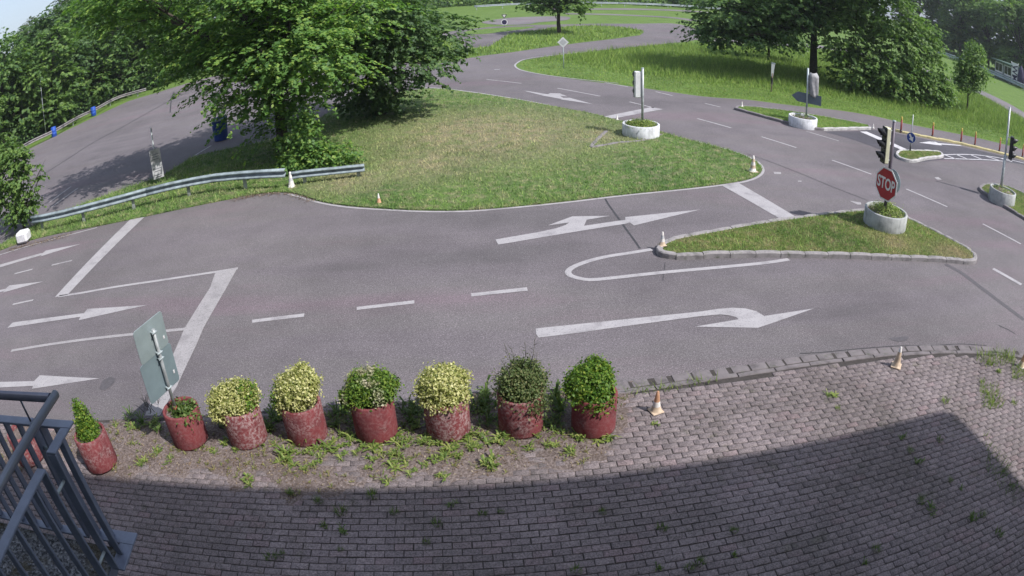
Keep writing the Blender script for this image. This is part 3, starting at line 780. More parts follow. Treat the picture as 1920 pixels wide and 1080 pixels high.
for k in range(7):
    for z in (1.0, 7.0):
        d = -16 + k * 4.5
        if -9 < d < -1 and z < 3: continue
        w = part(bbox(MB(), d, d + 1.5, -.46, -.41, z, z + 1.5), 'window', M['white'], bld)
        pn = part(bbox(MB(), d + .08, d + 1.42, -.42, -.405, z + .08, z + 1.42), 'pane', M['glass'], bld); pn.parent = w

ZR = 2.965
annex = thing('annex', 'low annex with a flat gravel roof inside the blue-grey railing', 'building', dn(-5, .5))
part(bbox(MB(), -12, -2.04, -.44, 1.86, -.2, ZR - .10), 'wall', M['concrete'], annex)
part(bbox(MB(), -12, -1.955, -.44, 1.945, ZR - .08, ZR - .015), 'roof_edge', M['rail'], annex)
part(bbox(MB(), -12, -1.96, -.44, 1.93, ZR - .02, ZR), 'roof', M['gravel'], annex)
# loose pebbles on the roof
npb = 5200
dd = rng.uniform(-4.6, -2.0, npb); nn = rng.uniform(.6, 1.90, npb)
keep = (np.minimum(-1.98 - dd, 1.92 - nn) + rng.normal(0, .10, npb)) > .22
dd, nn = dd[keep], nn[keep]; k = len(dd)
sz = rng.uniform(.006, .014, k); ang = rng.uniform(0, 6.28, k)
octa = np.array([(1, 0, 0), (0, 1, 0), (-1, 0, 0), (0, -1, 0), (0, 0, .8), (0, 0, -.8)])
octf = np.array([(0, 1, 4), (1, 2, 4), (2, 3, 4), (3, 0, 4), (1, 0, 5), (2, 1, 5), (3, 2, 5), (0, 3, 5)])
ca, sa = np.cos(ang)[:, None], np.sin(ang)[:, None]; e = rng.uniform(.6, 1.3, (k, 1))
vx = (octa[None, :, 0] * ca * e - octa[None, :, 1] * sa) * sz[:, None]; vy = (octa[None, :, 0] * sa * e + octa[None, :, 1] * ca) * sz[:, None]; vz = octa[None, :, 2] * sz[:, None] + (ZR + .004)
wx = DV.x * dd + NV.x * nn; wy = DV.y * dd + NV.y * nn
v = np.stack([vx + wx[:, None], vy + wy[:, None], vz], 2).reshape(-1, 3) - np.array(annex.location)
t = (octf[None] + (np.arange(k) * 6)[:, None, None]).reshape(-1, 3)
o = link(bpy.data.objects.new('gravel', npmesh('gravel', v, tris=t, mat=M['pebble'])), annex); o['kind'] = 'stuff'

# ------------------------------------------------------------------ railing on the annex
rail = thing('railing', 'blue-grey steel railing with flat bars and a round handrail, bottom left', 'railing', dn(-1.93, 1.96, ZR))
ZB, ZT, ZH = 2.995, 3.76, 3.915
DC, NC = -1.885, 1.965
def rbar(name, d0, d1, n0, n1, z0, z1, m='rail'):
    mb = MB(); mb.box(dn((d0 + d1) / 2, (n0 + n1) / 2, (z0 + z1) / 2), (abs(d1 - d0), abs(n1 - n0), abs(z1 - z0)), RY, bevel=.003)
    return part(mb, name, M[m], rail)
FB = .06; TH = .014
def upright(d, n, along, wide=.05): # flat bar, broad side across the rail
    if along == 'd': rbar('baluster', d - .008, d + .008, n - wide / 2, n + wide / 2, ZB + TH, ZT - TH)
    else: rbar('baluster', d - wide / 2, d + wide / 2, n - .008, n + .008, ZB + TH, ZT - TH)
# corner piece
for z0 in (ZB, ZT - TH):
    e_ = .032 if z0 < 3.2 else 0
    rbar('top_rail' if z0 > 3.2 else 'bottom_rail', DC - .20, DC + FB / 2 + e_, NC - FB / 2, NC + FB / 2 + e_, z0, z0 + TH)
    rbar('top_rail' if z0 > 3.2 else 'bottom_rail', DC - FB / 2, DC + FB / 2 + e_, NC - .215, NC - FB / 2, z0, z0 + TH)
upright(DC - .194, NC, 'd', .06); upright(DC - .085, NC, 'd', .045)
upright(DC, NC - .209, 'n', .06); upright(DC, NC - .105, 'n', .045)
# front panel running left
f0, f1 = DC - .262, DC - 3.6
for z0 in (ZB, ZT - TH):
    rbar('top_rail' if z0 > 3.2 else 'bottom_rail', f1, f0, NC - FB / 2, NC + FB / 2, z0, z0 + TH)
x = f0 - .006; first = True
while x > f1:
    upright(x, NC, 'd', .06 if first else .042); first = False; x -= .115
# side panel running back to the house
s0, s1 = NC - .325, -.40
for z0 in (ZB, ZT - TH):
    rbar('top_rail' if z0 > 3.2 else 'bottom_rail', DC - FB / 2, DC + FB / 2, s1, s0, z0, z0 + TH)
x = s0 - .006; first = True
while x > s1:
    upright(DC, x, 'n', .06 if first else .042); first = False; x -= .118
# spacers joining the panels
for z in (ZB + .14, ZT - .16):
    part(MB().tube([dn(DC, NC - .203, z), dn(DC, NC - .331, z)], .009, 10), 'spacer', M['galv'], rail)
    part(MB().tube([dn(DC - .188, NC, z), dn(DC - .268, NC, z)], .009, 10), 'spacer', M['galv'], rail)
# feet
for d, n in ((DC, NC - .105), (DC - .10, NC), (DC, .9), (DC - 1.6, NC)):
    rbar('foot', d - .03, d + .03, n - .03, n + .03, ZR - .016, ZB)
# round handrail with a mitred corner
part(MB().tube([dn(DC - 3.7, NC - .02, ZH), dn(DC - .02, NC - .02, ZH)], .0225, 16), 'handrail', M['tube'], rail)
part(MB().tube([dn(DC - .0, NC + .012, ZH), dn(DC - .0, -.42, ZH)], .0225, 16), 'handrail', M['tube'], rail)
for d, n in ((DC - .27, NC), (DC - 1.5, NC), (DC - 2.7, NC), (DC, .35)):
    part(MB().tube([dn(d, n, ZT), dn(d, n - .01, ZH - .02)], .006, 8), 'handrail_bracket', M['tube'], rail)

# ------------------------------------------------------------------ round concrete planters
def planter(x, y, r, h, label, m='concrete', z=.0, mound=.10):
    t = thing('round_planter', label, 'planter', (x, y, z), 0, 'round concrete planters at the junction')
    w = .065
    MB().lathe([(r * .985, -.03), (r, .02), (r, h - .012), (r - .012, h), (r - w + .01, h), (r - w, h - .012), (r - w, h - .14)], 40).build('ring', M[m], t)
    mb = MB(); n = 28; rings = 5; vs = [(0, 0, h - .10 + mound)]; fs = []
    for i in range(1, rings + 1):
        for k in range(n):
            a = 2 * math.pi * k / n; q = (r - w) * i / rings
            vs.append((q * math.cos(a), q * math.sin(a), h - .10 + mound * (1 - (i / rings) ** 2) + .015 * math.sin(7 * a + i)))
    for k in range(n):
        fs.append((0, 1 + k, 1 + (k + 1) % n))
        for i in range(rings - 1):
            a = 1 + i * n; fs.append((a + k, a + n + k, a + n + (k + 1) % n, a + (k + 1) % n))
    mb.add(vs, fs, True).build('soil', M['soil'], t)
    return t
PL = {}
PL['stop'] = planter(8.93, 13.00, .60, .47, 'grey concrete planter ring holding the stop sign post')
PL['tl1'] = planter(4.215, 20.82, .60, .41, 'whitewashed concrete planter ring on the tip of the big grass verge', 'concrete_white')
c_ = (11.224,23.279)
PL['i2'] = planter(c_[0], c_[1], .60, .40, 'whitewashed concrete planter ring under the slate arrow board', 'concrete_white', mound=.04)
c_ = (15.980,15.438)
PL['p2'] = planter(c_[0], c_[1], .56, .47, 'grey concrete planter ring at the right edge of the picture')

# ------------------------------------------------------------------ traffic lights
def head(parent, hz, h, heading, off, hm='black', back='housing', visors=True, w=.21, dpt=.13, cover=False):
    """three-lamp head; heading: where the lamps look"""
    f = Vector((math.cos(heading), math.sin(heading), 0)); s = Vector((-f.y, f.x, 0))
    c = Vector(off); rot = Matrix((f, s, Vector((0, 0, 1)))).transposed()
    mb = MB(); mb.box(c + Vector((0, 0, hz)), (dpt, w, h), rot, bevel=.02)
    hs = mb.build('housing', M[back], parent)
    mb = MB(); mb.box(c + f * (dpt / 2 + .008) + Vector((0, 0, hz)), (.016, w + .02, h + .01), rot, bevel=.004)
    mb.build('front_plate', M[hm], hs)
    for k in (-1, 0, 1):
        cc = c + f * (dpt / 2 + .017) + Vector((0, 0, hz + k * h * .32)); r = h * .128
        vs, fs = [], []
        n = 14
        for j, (dx, drop) in enumerate(((0, 0), (.20, 0))):
            for i in range(n + 1):
                a = math.pi * (-.22 + 1.44 * i / n)
                top = math.sin(a)
                ext = dx * (.55 + .45 * max(0, top)) if top > -.3 else dx * .35
                for rad in (r, r - .008):
                    vs.append(cc + f * ext + s * math.cos(a) * rad + Vector((0, 0, math.sin(a) * rad)))
        st = 2 * (n + 1)
        for i in range(n):
            a = 2 * i
            fs += [(a, a + 2, st + a + 2, st + a), (a + 1, st + a + 1, st + a + 3, a + 3), (st + a, st + a + 2, st + a + 3, st + a + 1)]
        lamp = MB().add(vs, fs, True).build('visor', M[hm], hs)
        m3 = rot @ Matrix.Rotation(math.pi / 2, 3, 'Y')
        lv = [cc + f * .004 + m3 @ Vector((r * .92 * math.cos(2 * math.pi * i / 18), r * .92 * math.sin(2 * math.pi * i / 18), 0)) for i in range(18)]
        MB().add(lv, [tuple(range(18))]).build('lens', M['glass'], hs)
    return hs

def traffic_light(x, y, z0, ztop, label, heading, hz, h, off, pole='galv_pole', r=.038, back='housing', plane=0, sleeve=None):
    t = thing('traffic_light', label, 'traffic light', (x, y, z0), 0, 'traffic lights at the junction')
    MB().tube([(0, 0, -.3), (0, 0, ztop - z0)], r, 14).build('pole', M[pole], t)
    MB().lathe([(r + .004, ztop - z0 - .02), (r + .004, ztop - z0 + .008), (.001, ztop - z0 + .014)], 14).build('cap', M['galv'], t)
    if sleeve: MB().tube([(0, 0, -.3), (0, 0, sleeve)], r + .018, 14).build('sleeve', M['galv_pole'], t)
    head(t, hz - z0, h, heading, off, back=back)
    for k in (-.42, .42): MB().tube([(0, 0, hz - z0 + k * h), (off[0], off[1], hz - z0 + k * h)], .016, 8).build('bracket', M['galv_pole'], t)
    return t
# at the stop sign: seen from the side, lamps to the left
t_stop = traffic_light(8.80, 12.90, .42, 2.70, 'traffic light with cream housing above the stop sign', math.radians(178), 2.10, .86, (-.21, -.02, 0), 'pole_dark', .045, 'cream')
t_tl1 = traffic_light(4.255, 20.80, .36, 2.24, 'grey traffic light turned away on the big grass verge', math.radians(97), 1.69, .86, (-.15, .05, 0), 'galv_pole', .042, 'housing_light')
t_p2 = traffic_light(16.20, 15.80, .42, 3.22, 'traffic light at the right edge, black lamps facing right', math.radians(-42), 1.86, .80, (.17, -.12, 0), 'galv_pole', .040, 'black', sleeve=1.15)

def octagon(r): return [(r * math.cos(math.pi / 8 + k * math.pi / 4), r * math.sin(math.pi / 8 + k * math.pi / 4)) for k in range(8)]
def plate(parent, name, poly, c, normal, th, m, up=Vector((0, 0, 1))):
    n = Vector(normal).normalized(); u = up.cross(n).normalized(); v = n.cross(u)
    rot = Matrix((u, v, n)).transposed()
    mb = MB(); k = len(poly)
    vs = [rot @ Vector((x, y, -th / 2)) + Vector(c) for x, y in poly] + [rot @ Vector((x, y, th / 2)) + Vector(c) for x, y in poly]
    fs = [tuple(reversed(range(k))), tuple(range(k, 2 * k))] + [(i, (i + 1) % k, k + (i + 1) % k, k + i) for i in range(k)]
    return mb.add(vs, fs).build(name, M[m], parent)
def text(parent, name, body, size, c, normal, m, squeeze=1.0, up=Vector((0, 0, 1)), bold=.0):
    cu = bpy.data.curves.new(name, 'FONT'); cu.body = body; cu.size = size; cu.align_x = 'CENTER'; cu.align_y = 'CENTER'; cu.extrude = .001; cu.offset = bold
    tmp = bpy.data.objects.new(name + '_tmp', cu)
    dg = bpy.context.evaluated_depsgraph_get()
    COL.objects.link(tmp); dg.update()
    me = bpy.data.meshes.new_from_object(tmp.evaluated_get(dg))
    bpy.data.objects.remove(tmp)
    me.materials.clear(); me.materials.append(M[m])
    n = Vector(normal).normalized(); u = up.cross(n).normalized(); v = n.cross(u)
    rot = Matrix((u, v, n)).transposed().to_4x4()
    me.transform(Matrix.Translation(Vector(c)) @ rot @ Matrix.Diagonal((squeeze, 1, 1, 1)))
    o = bpy.data.objects.new(name, me); link(o, parent)
    return o
circ = lambda r, n=28: [(r * math.cos(2 * math.pi * k / n), r * math.sin(2 * math.pi * k / n)) for k in range(n)]

# stop sign fixed to the post below the lamps
sn = Vector((-.971, -.24, 0))
stop = thing('stop_sign', 'red octagonal stop sign with white lettering in the grey planter', 'sign', (8.80, 12.90, .42))
sc = sn * .075 + Vector((0, 0, 1.148 - .42))
plate(stop, 'rim', octagon(.425), sc, sn, .008, 'white')
fc_ = plate(stop, 'face', octagon(.385), sc + sn * .007, sn, .006, 'red_sign')
text(fc_, 'lettering', 'STOP', .385, sc + sn * .0125, sn, 'white', .70, bold=.009)
for z_ in (.45, .95): MB().tube([(0, 0, z_), tuple(sn * .072 + Vector((0, 0, z_)))], .02, 8).build('clamp', M['galv_pole'], stop)
rs = thing('round_sign', 'round sign turned away, its grey back behind the stop sign', 'sign', (8.80, 12.90, .42))
plate(rs, 'panel', circ(.30), -sn * .10 + Vector((.03, -.02, .80)), -sn, .008, 'sign_back2')
MB().tube([(0, 0, .8), tuple(-sn * .097 + Vector((0, 0, .8)))], .02, 8).build('clamp', M['galv_pole'], rs)

# blue keep-right sign on the small island
bs = thing('keep_right_sign', 'round blue sign with a white arrow on the small kerbed island', 'sign', (14.93, 20.49, .08))
MB().tube([(0, 0, -.1), (0, 0, 1.44)], .022, 10).build('pole', M['galv_pole'], bs)
MB().tube([(0, 0, -.1), (0, 0, .28)], .034, 10).build('foot', M['black'], bs)
bn = Vector((-.72, -.69, 0)); bc = Vector((0, 0, .53)) + bn * .03
plate(bs, 'rim', circ(.21), bc, bn, .006, 'white'); fb_ = plate(bs, 'face', circ(.196), bc + bn * .005, bn, .004, 'blue_sign')
ar = [(-.04, .15), (.04, .15), (.04, .0), (.115, .0), (0, -.165), (-.115, .0), (-.04, .0)]
ca_, sa_ = math.cos(R(32)), math.sin(R(32))
plate(fb_, 'arrow', [(x * ca_ - y * sa_, x * sa_ + y * ca_) for x, y in ar], bc + bn * .009, bn, .003, 'white')

# covered traffic light and slate arrow board in the planter on the long island
gx_, gy_ = 11.54, 23.64
cv = thing('covered_traffic_light', 'traffic light wrapped in a grey cloth sack on a galvanised post', 'traffic light', (gx_, gy_, .36))
MB().tube([(0, 0, -.2), (0, 0, 1.94)], .042, 12).build('pole', M['galv'], cv)
vs, fs = [], []; rows, n = 12, 30
for i in range(rows + 1):
    t_ = i / rows; z = 1.74 - t_ * .92
    for k in range(n):
        a = 2 * math.pi * k / n
        rx = .205 * (1 - .25 * t_ ** 3) * (1 + .10 * math.sin(5 * a + t_ * 3.2) * (.3 + t_)); ry = .17 * (1 - .2 * t_ ** 3) * (1 + .13 * math.sin(4 * a + 1 - t_ * 4) * (.3 + t_))
        if i == 0: rx *= .75; ry *= .75
        sq = (abs(math.cos(a)) ** 4 + abs(math.sin(a)) ** 4) ** -.25
        vs.append((.245 + rx * sq * math.cos(a) + .03 * t_ * math.sin(2.0 * t_), -.06 + ry * sq * math.sin(a), z + .05 * math.sin(a * 2 + 1) * (1 if i == 0 else .4) * (1 - t_) - (.05 * math.sin(3 * a) if i == rows else 0)))
for i in range(rows):
    for k in range(n):
        fs.append((i * n + k, (i + 1) * n + k, (i + 1) * n + (k + 1) % n, i * n + (k + 1) % n))
fs.append(tuple(range(n))); fs.append(tuple(rows * n + k for k in reversed(range(n))))
MB().add(vs, fs, True).build('cloth_cover', M['fabric'], cv)
for z_ in (1.0, 1.5): MB().box((.12, -.03, z_), (.26, .03, .03)).build('bracket', M['galv_pole'], cv)
MB().box((.245, -.06, 1.28), (.15, .14, .84), bevel=.015).build('housing', M['black'], cv)
ab = thing('arrow_board', 'slate grey arrow board pointing left below the covered traffic light', 'sign', (gx_, gy_, .36))
an = Vector((-.60, -.80, 0))
plate(ab, 'board', [(-.68, 0), (-.42, .20), (.60, .20), (.60, -.20), (-.42, -.20)], Vector((0, 0, .70)) - an * .06, an, .012, 'board')
for z_ in (.62, .80): MB().tube([(0, 0, z_), tuple(Vector((0, 0, z_)) - an * .054)], .018, 8).build('clamp', M['galv_pole'], ab)

# ------------------------------------------------------------------ other signs and posts
ls = thing('sign_post', 'leaning post with two weathered text panels behind the guardrail', 'sign', (-11.32, 18.86, 0))
lv = Vector((-.06, .06, 1)).normalized()
MB().tube([tuple(lv * -.3), tuple(lv * 1.95)], .030, 10).build('pole', M['galv_pole'], ls)
ln = Vector((.62, -.78, .05)).normalized()
lup = lv
pa = plate(ls, 'panel', [(-.2, -.24), (.2, -.24), (.2, .24), (-.2, .24)], lv * .97 + ln * .045, ln, .006, 'panel_grey', lup)
pb = plate(ls, 'panel', [(-.2, -.26), (.2, -.26), (.2, .26), (-.2, .26)], lv * .47 + ln * .045, ln, .006, 'housing', lup)
u_ = lup.cross(ln).normalized()
for k, (zc, w) in enumerate(((1.12, .16), (1.03, .26), (.95, .28), (.87, .24), (.62, .28), (.54, .30), (.46, .26), (.34, .28), (.27, .22))):
    plate(pa if zc > .7 else pb, 'text_line', [(-w / 2, -.012), (w / 2, -.012), (w / 2, .012), (-w / 2, .012)], lv * zc + ln * .052, ln, .002, 'panel_ink', lup)

ds = thing('priority_sign', 'diamond-shaped white rimmed sign on a thin post beyond the road', 'sign', (3.07, 35.6, 0))
MB().tube([(0, 0, -.2), (0, 0, 1.72)], .025, 8).build('pole', M['galv'], ds)
dnm = Vector((-.1, -1, 0)).normalized(); dc = Vector((0, 0, 1.45)) + dnm * .035
sq4 = lambda r: [(r, 0), (0, r), (-r, 0), (0, -r)]
plate(ds, 'rim', sq4(.30), dc, dnm, .006, 'housing_light'); plate(ds, 'face', sq4(.19), dc + dnm * .006, dnm, .005, 'housing')

ys = thing('yield_sign', 'yield triangle above a dark round sign on the far road', 'sign', (.136, 64.55, 0))
MB().tube([(0, 0, -.2), (0, 0, 1.3)], .03, 8).build('pole', M['galv_pole'], ys)
yn = Vector((0, -1, 0)); tri = lambda r: [(-r, .5 * r), (r, .5 * r), (0, -1.1 * r)]
plate(ys, 'rim', tri(.27), Vector((0, -.04, 1.1)), yn, .006, 'pole_dark'); plate(ys, 'face', tri(.15), Vector((0, -.048, 1.10)), yn, .005, 'white')
plate(ys, 'round_rim', circ(.30), Vector((0, -.04, .46)), yn, .006, 'white'); plate(ys, 'round_face', circ(.235), Vector((0, -.048, .46)), yn, .005, 'navy')

gp = thing('guide_post', 'leaning rusty guide post with a white reflector head in the tall grass', 'post', (12.82, 30.57, 0))
gv = Vector((.10, .10, 1)).normalized()
MB().tube([tuple(gv * -.2), tuple(gv * .95)], .035, 8).build('stem', M['wood'], gp)
MB().box(gv * .55, (.10, .07, .35), Matrix.Rotation(.5, 3, 'Z')).build('sleeve', M['black'], gp)
gn = Vector((-.38, -.92, 0)).normalized()
plate(gp, 'board', [(-.07, -.33), (.04, -.33), (.09, .30), (-.09, .30)], gv * 1.12 + gn * .03, gn, .03, 'white', gv)
plate(gp, 'board_side', [(.05, -.33), (.075, -.33), (.13, .30), (.10, .30)], gv * 1.12 + gn * .02, gn, .03, 'black', gv)
plate(gp, 'head_cap', [(-.10, .0), (.12, .0), (.12, .06), (-.10, .06)], gv * 1.44 + gn * .03, gn, .05, 'galv', gv)

sp = thing('roadside_stake', 'thin dark topped stake in the grass beside the far junction', 'post', (-2.27, 42.55, 0))
MB().tube([(0, 0, -.1), (0, 0, .55)], .03, 8).build('stem', M['galv'], sp)
MB().tube([(-.02, 0, .53), (-.03, 0, 1.06)], .055, 8).build('head', M['pole_dark'], sp)

lp = thing('lamp_post', 'slender grey lamp post rising from the far left edge of the car park', 'lamp post', (-31.9, 36.4, 0))
MB().tube([(0, 0, -.3), (0, 0, 2.2), (.02, 0, 4.3)], [.045, .035, .025], 8).build('pole', M['galv_pole'], lp)
MB().box((.15, -.05, 4.3), (.35, .10, .05), bevel=.015).build('lamp_head', M['galv_pole'], lp)

# red posts with yellow heads on the yellow kerb
POSTS = [(16.722,23.822),(18.536,23.563),(20.316,23.297),(21.108,23.011),(22.741,22.652),(24.267,22.172)]
names = ['beside the traffic light', 'above the white arrow on the side road', 'third from the traffic light', 'fourth from the traffic light', 'just left of the right-hand lamp post', 'cut by the right edge of the picture']
for (x, y), nm in zip(POSTS, names):
    t = thing('bollard', 'slim red post with yellow head, ' + nm, 'post', (x, y + .05, .08), 0, 'red posts on the yellow kerb')
    MB().tube([(0, 0, -.1), (0, 0, .50)], .045, 10).build('post_body', M['red_post'], t)
    MB().lathe([(.047, .50), (.05, .52), (.045, .62), (.02, .66), (.001, .665)], 10).build('head', M['yellow'], t)
    MB().lathe([(.075, .0), (.07, .02), (.045, .05)], 10).build('base_collar', M['black'], t)

# ------------------------------------------------------------------ traffic cones
def cone(x, y, h, label, style, z=.004, rz=.3, tilt=(0, 0)):
    t = thing('traffic_cone', label, 'traffic cone', (x, y, z), rz, 'traffic cones')
    t.rotation_euler = (tilt[0], tilt[1], rz)
    h *= .86; k = h / .5; r0 = .105 * k; r1 = .026 * k; hb = .03 * k
    cm = {'o': 'orange', 'w': 'white_dirty', 't': 'cone_tan', 'g': 'housing'}
    bs_ = .135 * k
    mb = MB(); mb.box((0, 0, hb / 2), (2 * bs_, 2 * bs_, hb), bevel=hb * .35); mb.build('base', M[cm[style[0]]], t)
    n = len(style) - 1
    rad = lambda u: r0 + (r1 - r0) * u
    for i in range(n):
        a, b = i / n, (i + 1) / n
        prof = [(rad(a) + .0, hb + (h - hb) * a), (rad(b), hb + (h - hb) * b)]
        if i == 0: prof = [(rad(0) * 1.25, hb), (rad(0) * 1.05, hb + .012 * k)] + prof[1:]
        if i == n - 1: prof += [(rad(1) * .7, h + .004), (.001, h + .004)]
        MB().lathe(prof, 18).build('band' if style[1 + i] in 'wg' else 'sleeve', M[cm[style[1 + i]]], t)
    return t
cn = {}
x, y = (-5.805,16.901); cone(x, y, .52, 'pale striped cone by the end of the guardrail', 'twwgww')
x, y = (-3.035,15.100); cone(x, y, .27, 'short orange cone with a white top in the grass by the white edge line', 'oow', .02)
x, y = (6.670,16.975); cone(x, y, .54, 'white and grey striped cone on the rounded tip of the big grass verge', 'twtwtw', .03)
x, y = (2.889,11.883); cone(x, y, .32, 'small white cone at the left tip of the stop sign island', 'ttwgw', .10)
x, y = (1.762,6.832); cone(x, y, .36, 'orange cone with a white band on the brick paving beside the last red pot', 'ttwoo', .035, .35)
x, y = (5.878,7.300); cone(x, y, .40, 'tan and white cone on the brick paving near the kerb', 'ttttw', .035, .9, (0, .0))
x, y = (8.800,6.728); cone(x, y, .36, 'dull orange cone at the right edge of the picture', 'wtoo', .035, .2)
x, y = (3.795,22.961); cone(x, y, .22, 'small white cone beside the whitewashed planter', 'www', .02)
x, y = (9.494,25.802); cone(x, y, .25, 'small white cone at the left tip of the long island', 'www', .09)
x, y = (15.037,23.755); cone(x, y, .22, 'small white cone at the right end of the long island', 'www', .09)

# ------------------------------------------------------------------ barrels and bins
def barrel(x, y, h, r, label, m):
    t = thing('barrel', label, 'barrel', (x, y, 0), 0, 'blue barrels at the car park')
    MB().lathe([(.001, 0), (r * .92, 0), (r, .03), (r, h * .32), (r * 1.04, h * .34), (r, h * .36), (r, h * .64), (r * 1.04, h * .66), (r, h * .68), (r, h - .04), (r * .93, h)], 20).build('body', M[m], t)
    MB().lathe([(r * .95, h - .005), (r * .95, h + .02), (r * .3, h + .03), (.001, h + .03)], 20).build('lid', M[m], t)
x, y = (-29.547,40.187); barrel(x, y, .66, .22, 'bright blue barrel against the far fence, the farther of two', 'blue_bin')
x, y = (-29.738,34.885); barrel(x, y, .66, .22, 'bright blue barrel beside the slender lamp post', 'blue_bin')
x, y = (-11.151,24.210)
bn_ = thing('rain_barrel', 'big dark blue open barrel half hidden under the leaves', 'barrel', (x, y, 0))
MB().lathe([(.001, .01), (.27, 0), (.29, .03), (.34, .86), (.355, .87), (.355, .90), (.335, .90), (.28, .1)], 26).build('body', M['blue_dark'], bn_)
MB().lathe([(.358, .83), (.366, .84), (.366, .90), (.345, .905)], 26).build('rim', M['sign_back'], bn_)

# ------------------------------------------------------------------ guardrails
def guardrail(path, label, zt=.68, hb=.28, post_every=2.0, seg=4.0, post_h=None, zfun=None, bm='beam', grp=None, depth=.085):
    path = spline(path, .5)
    P, Nn = normals2(path); D = np.concatenate([[0], np.cumsum(np.linalg.norm(np.diff(P, axis=0), axis=1))])
    t = thing('guardrail', label, 'guardrail', (path[0][0], path[0][1], 0), 0, grp)
    o0 = np.array([path[0][0], path[0][1]])
    prof = [(0, 0), (.6, .06), (1, .14), (1, .26), (.5, .36), (.06, .44), (0, .5), (.06, .56), (.5, .64), (1, .74), (1, .86), (.6, .94), (0, 1)]
    nseg = max(1, int(round(D[-1] / seg)))
    def at(s):
        i = min(np.searchsorted(D, s, 'right') - 1, len(P) - 2); i = max(i, 0)
        f = (s - D[i]) / max(D[i + 1] - D[i], 1e-6); return P[i] * (1 - f) + P[i + 1] * f, Nn[i]
    for g in range(nseg):
        s0, s1 = D[-1] * g / nseg, D[-1] * (g + 1) / nseg
        mb = MB(); k = 6; V = []; F = []
        for j in range(k + 1):
            s_ = s0 + (s1 - s0) * j / k + (.03 if (j == k and g < nseg - 1) else 0)
            p, nn = at(min(s_, D[-1])); zz = zt - (zfun(s_ / D[-1]) if zfun else 0)
            for (u, v) in prof:
                q = p - o0 - nn * (u * depth + .004 * (g % 2)); V.append((q[0], q[1], zz - hb + v * hb))
        m_ = len(prof)
        for j in range(k):
            for i in range(m_ - 1): F.append((j * m_ + i, (j + 1) * m_ + i, (j + 1) * m_ + i + 1, j * m_ + i + 1))
        ob = mb.add(V, F, True).build('beam', M[bm], t)
        sm = ob.modifiers.new('thick', 'SOLIDIFY'); sm.thickness = .006
    s_ = .4
    while s_ < D[-1]:
        p, nn = at(s_); zz = zt - (zfun(s_ / D[-1]) if zfun else 0)
        if zz > .35:
            q = p - o0 + nn * .06
            MB().box((q[0], q[1], (zz - .04) / 2 - .1), (.10, .055, zz - .04 + .2), Matrix.Rotation(math.atan2(nn[0], -nn[1]), 3, 'Z')).build('post', M['galv_pole'], t)
        s_ += post_every
    return t
guardrail([(-15.059,15.508),(-13.845,15.544),(-11.509,16.147),(-10.065,16.734),(-8.305,17.110),(-7.112,17.014),(-5.896,16.835)], 'galvanised guardrail along the grass strip on the left', .59, .26, 1.9)
guardrail([(-5.837,16.954),(-5.413,17.074),(-5.035,17.117),(-4.445,17.206),(-3.797,17.336)], 'sunken end piece of guardrail lying in the grass behind the bush', .44, .22, 1.5, zfun=lambda u: .06 * u)
guardrail([(-31.758,29.023),(-30.665,31.094),(-30.524,32.919),(-29.762,34.774),(-30.119,38.917),(-29.766,40.494),(-30.079,45.149),(-27.707,45.936)], 'low weathered guardrail at the far left edge of the car park', .50, .24, 3.0, bm='kerb')
guardrail([(-29.256,55.625),(-27.926,55.992),(-26.094,56.477)] , 'pale guardrail glimpsed beyond the car park under the trees', .6, .3, 4.0, bm='beam_far')
guardrail([(73.0, 105.0), (70.9, 93.4), (68.5, 78.0), (65.5, 61.0), (60.0, 42.0)], 'long guardrail below the dark wood on the right', .85, .60, 4.0, 8.0, bm='beam_far')
guardrail([(-4.0, 98.0), (3.0, 101.0), (12.0, 104.0), (22.0, 107.0), (34.0, 110.5), (48.0, 112.0)], 'pale guardrail across the far end of the meadow', .70, .30, 4.0, 8.0, bm='beam_far')

# ------------------------------------------------------------------ hut behind the right guardrail
hut = thing('hut', 'small hut with green roof and window behind the right-hand guardrail', 'hut', (67.6, 69.6, 0), math.radians(-10))
MB().box((2.0, -1.3, 1.25), (3.0, 5.4, 2.5)).build('wall', M['hut_wall'], hut)
MB().prism([(-.1, -4.3), (4.0, -4.3), (4.0, 1.7), (-.1, 1.7)], 2.55, 2.75).build('roof', M['green_roof'], hut)
for yy in (-2.7, -.0):
    w = MB().box((.46, yy, 1.65), (.10, 2.2, 1.5)).build('window', M['white'], hut)
    for q_ in (-.52, .52): MB().box((.43, yy + q_, 1.7), (.10, .9, 1.1)).build('pane', M['glass'], w)
bd = thing('banner', 'white banner with dark lettering at the right edge by the hut', 'banner', (67.3, 65.0, 0), 0)
bn2 = Vector((-.9, -.43, 0)).normalized()
plate(bd, 'panel', [(-.55, -1.5), (.55, -1.5), (.55, 1.5), (-.55, 1.5)], (0, 0, 1.7), bn2, .05, 'white')
text(bd, 'lettering', 'WM', 1.3, bn2 * .04 + Vector((0, 0, 1.7)), bn2, 'navy', 1.0, up=Vector((-bn2.y, bn2.x, 0)), bold=.03)
for q_ in (1, -1): MB().tube([(-.3 * q_, .5 * q_, 0), (-.3 * q_, .5 * q_, 3.3)], .04, 8).build('pole', M['galv_pole'], bd)
nb = thing('folded_parasol', 'folded navy parasol beside the white banner, cut by the picture edge', 'parasol', (66.7, 62.9, 0))
MB().lathe([(.05, 0), (.05, .25), (.55, .3), (.62, 1.2), (.45, 2.4), (.12, 3.1), (.02, 3.2)], 14, wob=.12).build('canopy', M['navy'], nb)

# ------------------------------------------------------------------ white block by the bush on the far left
x, y = (-14.794,14.582)
wb = thing('concrete_block', 'whitewashed concrete block under the bush at the left edge', 'block', (x - .20, y + .18, 0), math.radians(12))
MB().box((0, 0, .21), (.52, .44, .36), bevel=.07).build('block_body', M['block_white'], wb)

